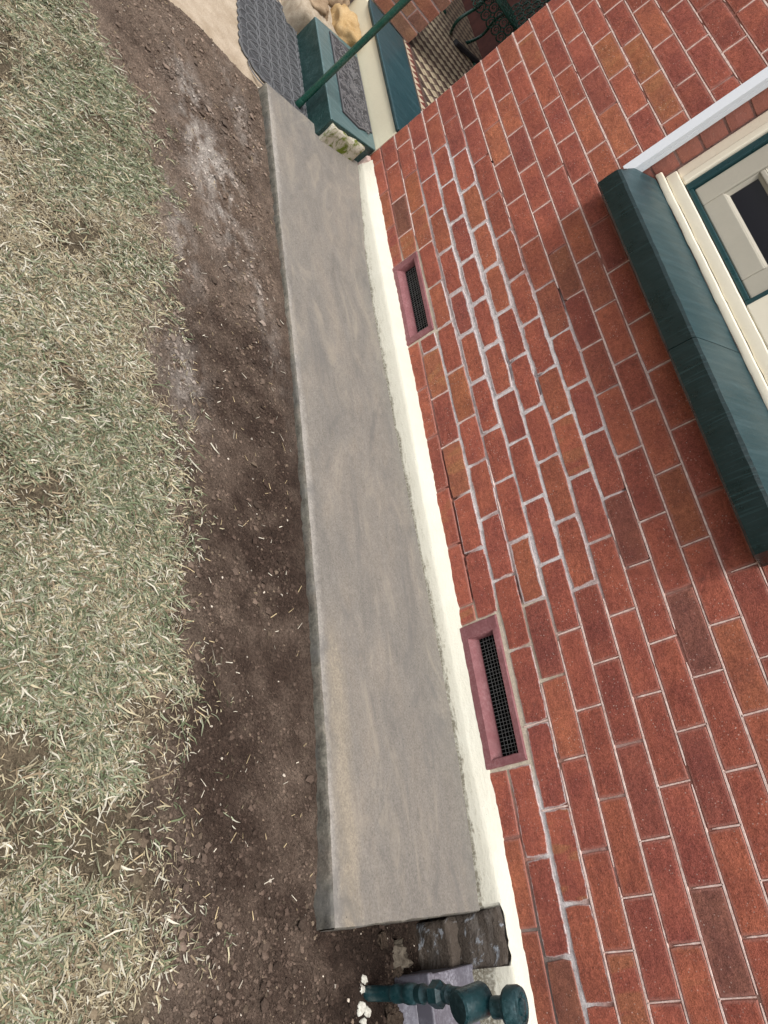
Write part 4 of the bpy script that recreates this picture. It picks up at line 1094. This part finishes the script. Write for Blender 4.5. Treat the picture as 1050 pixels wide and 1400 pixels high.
# ------------------------------------------------------------------ grass, crumbs, straw
def on_dirt(x, y): return y - edge_grass(x)
def blades(N, seed):
    r = np.random.default_rng(seed)
    nt = N // 7
    tx = r.uniform(-4.3, .2, nt); ty = r.uniform(.90, 2.35, nt)
    e = ty - edge_grass(tx) + .07 * fbm(tx * 7, ty * 7, 0, 601, 3)
    patch = fbm(tx * 3.2, ty * 3.2, 0, 611, 4); bald = fbm(tx * 7, ty * 7, 0, 621, 3)
    p = sm(-.14, .13, e + .11 * bald) * np.clip(.60 + 1.4 * patch + 1.8 * bald, .05, 1) + .010 * (e > -.22)
    p *= 1 - sm(-.16, -.04, tx)
    keep = r.uniform(0, 1, nt) < p
    tx, ty = tx[keep], ty[keep]; nt = len(tx)
    M_ = 7; n = nt * M_
    bx = np.repeat(tx, M_) + r.normal(0, .010, n); by = np.repeat(ty, M_) + r.normal(0, .010, n)
    tufta = np.repeat(r.uniform(0, 2 * np.pi, nt), M_); ang = tufta + r.normal(0, 1.1, n)
    L = r.gamma(3.0, .0040, n) + .005; L = np.where(r.uniform(0, 1, n) < .04, L * 1.9, L); Wd = r.uniform(.0006, .0013, n) * (1 + .6 * (L > .028))
    el = np.abs(r.normal(.28, .28, n))
    bz = ground_z(bx, by) - .001 + r.uniform(0, .006, n)
    g = np.clip(.5 + 1.5 * fbm(np.repeat(tx, M_) * 2.2, np.repeat(ty, M_) * 2.2, 0, 631, 3) + r.normal(0, .35, n), 0, 1)
    straw = np.array([.39, .345, .23]); pale = np.array([.50, .47, .38]); green = np.array([.125, .148, .082]); gg = np.array([.245, .262, .175]); brown = np.array([.22, .17, .11])
    pick = r.uniform(0, 1, n)
    gw = (g * .75)[:, None]
    dry = np.where((pick < .45)[:, None], straw, np.where((pick < .75)[:, None], pale, brown)); wet = np.where((pick < .5)[:, None], green, gg)
    isg = (r.uniform(0, 1, n) < .06 + g * .47)[:, None]
    col = np.where(isg, wet, dry) * r.uniform(.7, 1.2, n)[:, None]
    L = np.where(isg[:, 0], L * 1.25, L); el = np.where(isg[:, 0], el * 1.3, el)
    dx, dy = np.cos(ang), np.sin(ang); px, py = -dy, dx
    pts = []
    for t, wf in ((0, .8), (.5, 1.0), (1.0, .12)):
        h = np.sin(el) * L * t - .55 * L * t * t * np.sin(el); d = np.cos(el * .8) * L * t
        cx = bx + dx * d + px * .12 * L * np.sin(t * 2.5) * np.sign(np.sin(ang * 7)); cy = by + dy * d + py * .12 * L * np.sin(t * 2.5) * np.sign(np.sin(ang * 7)); cz = bz + h + .0015
        w = Wd * wf
        pts.append(np.stack([cx + px * w, cy + py * w, cz + .0006], 1)); pts.append(np.stack([cx - px * w, cy - py * w, cz - .0006], 1))
    V = np.stack(pts, 1).reshape(-1, 3)
    b = np.arange(n) * 6
    F = np.concatenate([np.stack([b, b + 1, b + 3, b + 2], 1), np.stack([b + 2, b + 3, b + 5, b + 4], 1)])
    C = np.repeat(col, 6, 0)
    return V, F, C
V, F, C = blades(720000, 3)
tag(add_np('lawn_grass', V, F, MAT['blade'], cols=C), 'patchy dry mown grass on the lawn', 'grass', kind='stuff')

def thatch(N, seed):
    r = np.random.default_rng(seed); x = r.uniform(-4.1, .1, N); y = r.uniform(.95, 2.1, N)
    e = y - edge_grass(x) + .09 * fbm(x * 7, y * 7, 0, 601, 3); d = fbm(x * 5, y * 5, 0, 641, 4)
    ok = r.uniform(0, 1, N) < sm(-.12, .16, e) * np.clip(.55 + 1.5 * d + 1.2 * fbm(x * 7, y * 7, 0, 621, 3), .04, 1) * (1 - sm(-.16, -.02, x)); x, y = x[ok], y[ok]; n = len(x)
    a = r.uniform(0, 6.28, n); L = r.gamma(2.5, .0042, n) + .004; w = r.uniform(.0005, .0011, n); z = ground_z(x, y) + r.uniform(.0005, .004, n)
    dx, dy = np.cos(a) * L / 2, np.sin(a) * L / 2; px, py = -np.sin(a) * w, np.cos(a) * w; t = r.normal(0, .0012, n)
    V = np.stack([np.stack([x - dx + px, y - dy + py, z - t], 1), np.stack([x - dx - px, y - dy - py, z - t], 1), np.stack([x + dx - px, y + dy - py, z + t], 1), np.stack([x + dx + px, y + dy + py, z + t], 1)], 1).reshape(-1, 3)
    k = r.uniform(0, 1, n)[:, None]
    c = np.where(k < .4, np.array([.34, .285, .185]), np.where(k < .7, np.array([.24, .20, .135]), np.array([.43, .39, .29]))) * r.uniform(.65, 1.15, n)[:, None]
    return V, np.arange(4 * n).reshape(-1, 4), np.repeat(c, 4, 0)
V, F, C = thatch(330000, 21)
tag(add_np('thatch', V, F, MAT['blade'], cols=C), 'matted dead grass lying between the green blades', 'thatch', kind='stuff')
def straw(N, seed):
    r = np.random.default_rng(seed); x = r.uniform(-4.0, -.05, N); y = r.uniform(.66, 1.5, N)
    ok = (r.uniform(0, 1, N) < np.where(y - edge_grass(x) > -.15, .9, .35)); x, y = x[ok], y[ok]; n = len(x)
    a = r.uniform(0, 6.28, n); L = r.gamma(2.2, .0055, n) + .003; w = r.uniform(.0005, .0012, n); z = ground_z(x, y) + .003
    dx, dy = np.cos(a) * L / 2, np.sin(a) * L / 2; px, py = -np.sin(a) * w, np.cos(a) * w; t = r.normal(0, .0015, n)
    V = np.stack([np.stack([x - dx + px, y - dy + py, z - t], 1), np.stack([x - dx - px, y - dy - py, z - t + .0004], 1), np.stack([x + dx - px, y + dy - py, z + t], 1), np.stack([x + dx + px, y + dy + py, z + t + .0004], 1)], 1).reshape(-1, 3)
    F = np.arange(4 * n).reshape(-1, 4); c = np.where((r.uniform(0, 1, n) < .6)[:, None], np.array([.50, .40, .24]), np.array([.60, .55, .45])) * r.uniform(.6, 1.1, n)[:, None]
    return V, F, np.repeat(c, 4, 0)
V, F, C = straw(1500, 8)
tag(add_np('straw_litter', V, F, MAT['blade'], cols=C), 'straw bits scattered on the bare soil', 'straw', kind='stuff')

def crumbs(N, seed):
    r = np.random.default_rng(seed)
    bv = np.array([(1, 0, 0), (-1, 0, 0), (0, 1, 0), (0, -1, 0), (0, 0, 1), (0, 0, -1), (.6, .6, .6), (-.6, .6, .55), (.6, -.6, .55), (-.6, -.6, .6)], float)
    bf = np.array([(4, 8, 6), (4, 6, 7), (4, 7, 9), (4, 9, 8), (6, 8, 0), (6, 0, 2), (6, 2, 7), (7, 2, 1), (7, 1, 9), (9, 1, 3), (9, 3, 8), (8, 3, 0), (0, 5, 2), (2, 5, 1), (1, 5, 3), (3, 5, 0)])
    x = np.concatenate([r.uniform(-3.95, -.08, N), r.uniform(-3.95, -3.3, N // 5)]); y = np.concatenate([r.uniform(.66, 1.4, N), r.uniform(.12, .85, N // 5)])
    big = fbm(x * 6, y * 6, 0, 701, 3)
    ok = (y - edge_grass(x) < .12) & ~((x > -3.455) & (y < .68)) & (r.uniform(0, 1, len(x)) < .45 + .6 * big)
    x, y = x[ok], y[ok]; n = len(x)
    s = np.clip(r.lognormal(-6.15, .55, n), .0012, .012); s = s * (1 + .5 * np.clip(fbm(x * 5, y * 5, 0, 705, 2), -.5, 1))
    pale = r.uniform(0, 1, n)
    c = np.where((pale < .012)[:, None], np.array([.42, .37, .31]), np.where((pale < .10)[:, None], np.array([.13, .098, .072]), soil_col(x, y) * 1.08)) * r.uniform(.5, 1.5, n)[:, None]
    s = np.where(pale < .012, np.minimum(s, .0042), s)
    z = ground_z(x, y) + s * .25
    K = len(bv)
    jit = 1 + r.uniform(-.35, .35, (n, K)); sc = np.stack([s * r.uniform(.7, 1.3, n), s * r.uniform(.7, 1.3, n), s * r.uniform(.4, .8, n)], 1)
    a = r.uniform(0, 6.28, n)
    P = bv[None] * jit[..., None] * sc[:, None, :]
    X = P[..., 0] * np.cos(a)[:, None] - P[..., 1] * np.sin(a)[:, None] + x[:, None]; Y = P[..., 0] * np.sin(a)[:, None] + P[..., 1] * np.cos(a)[:, None] + y[:, None]; Z = P[..., 2] + z[:, None]
    V = np.stack([X, Y, Z], -1).reshape(-1, 3); F = (bf[None] + (np.arange(n) * K)[:, None, None]).reshape(-1, 3)
    return V, F, np.repeat(c, K, 0)
V, F, C = crumbs(70000, 9)
tag(add_np('soil_crumbs', V, F, MAT['crumbs'], cols=C), 'loose crumbs and pebbles of bare dark soil', 'soil', kind='stuff')
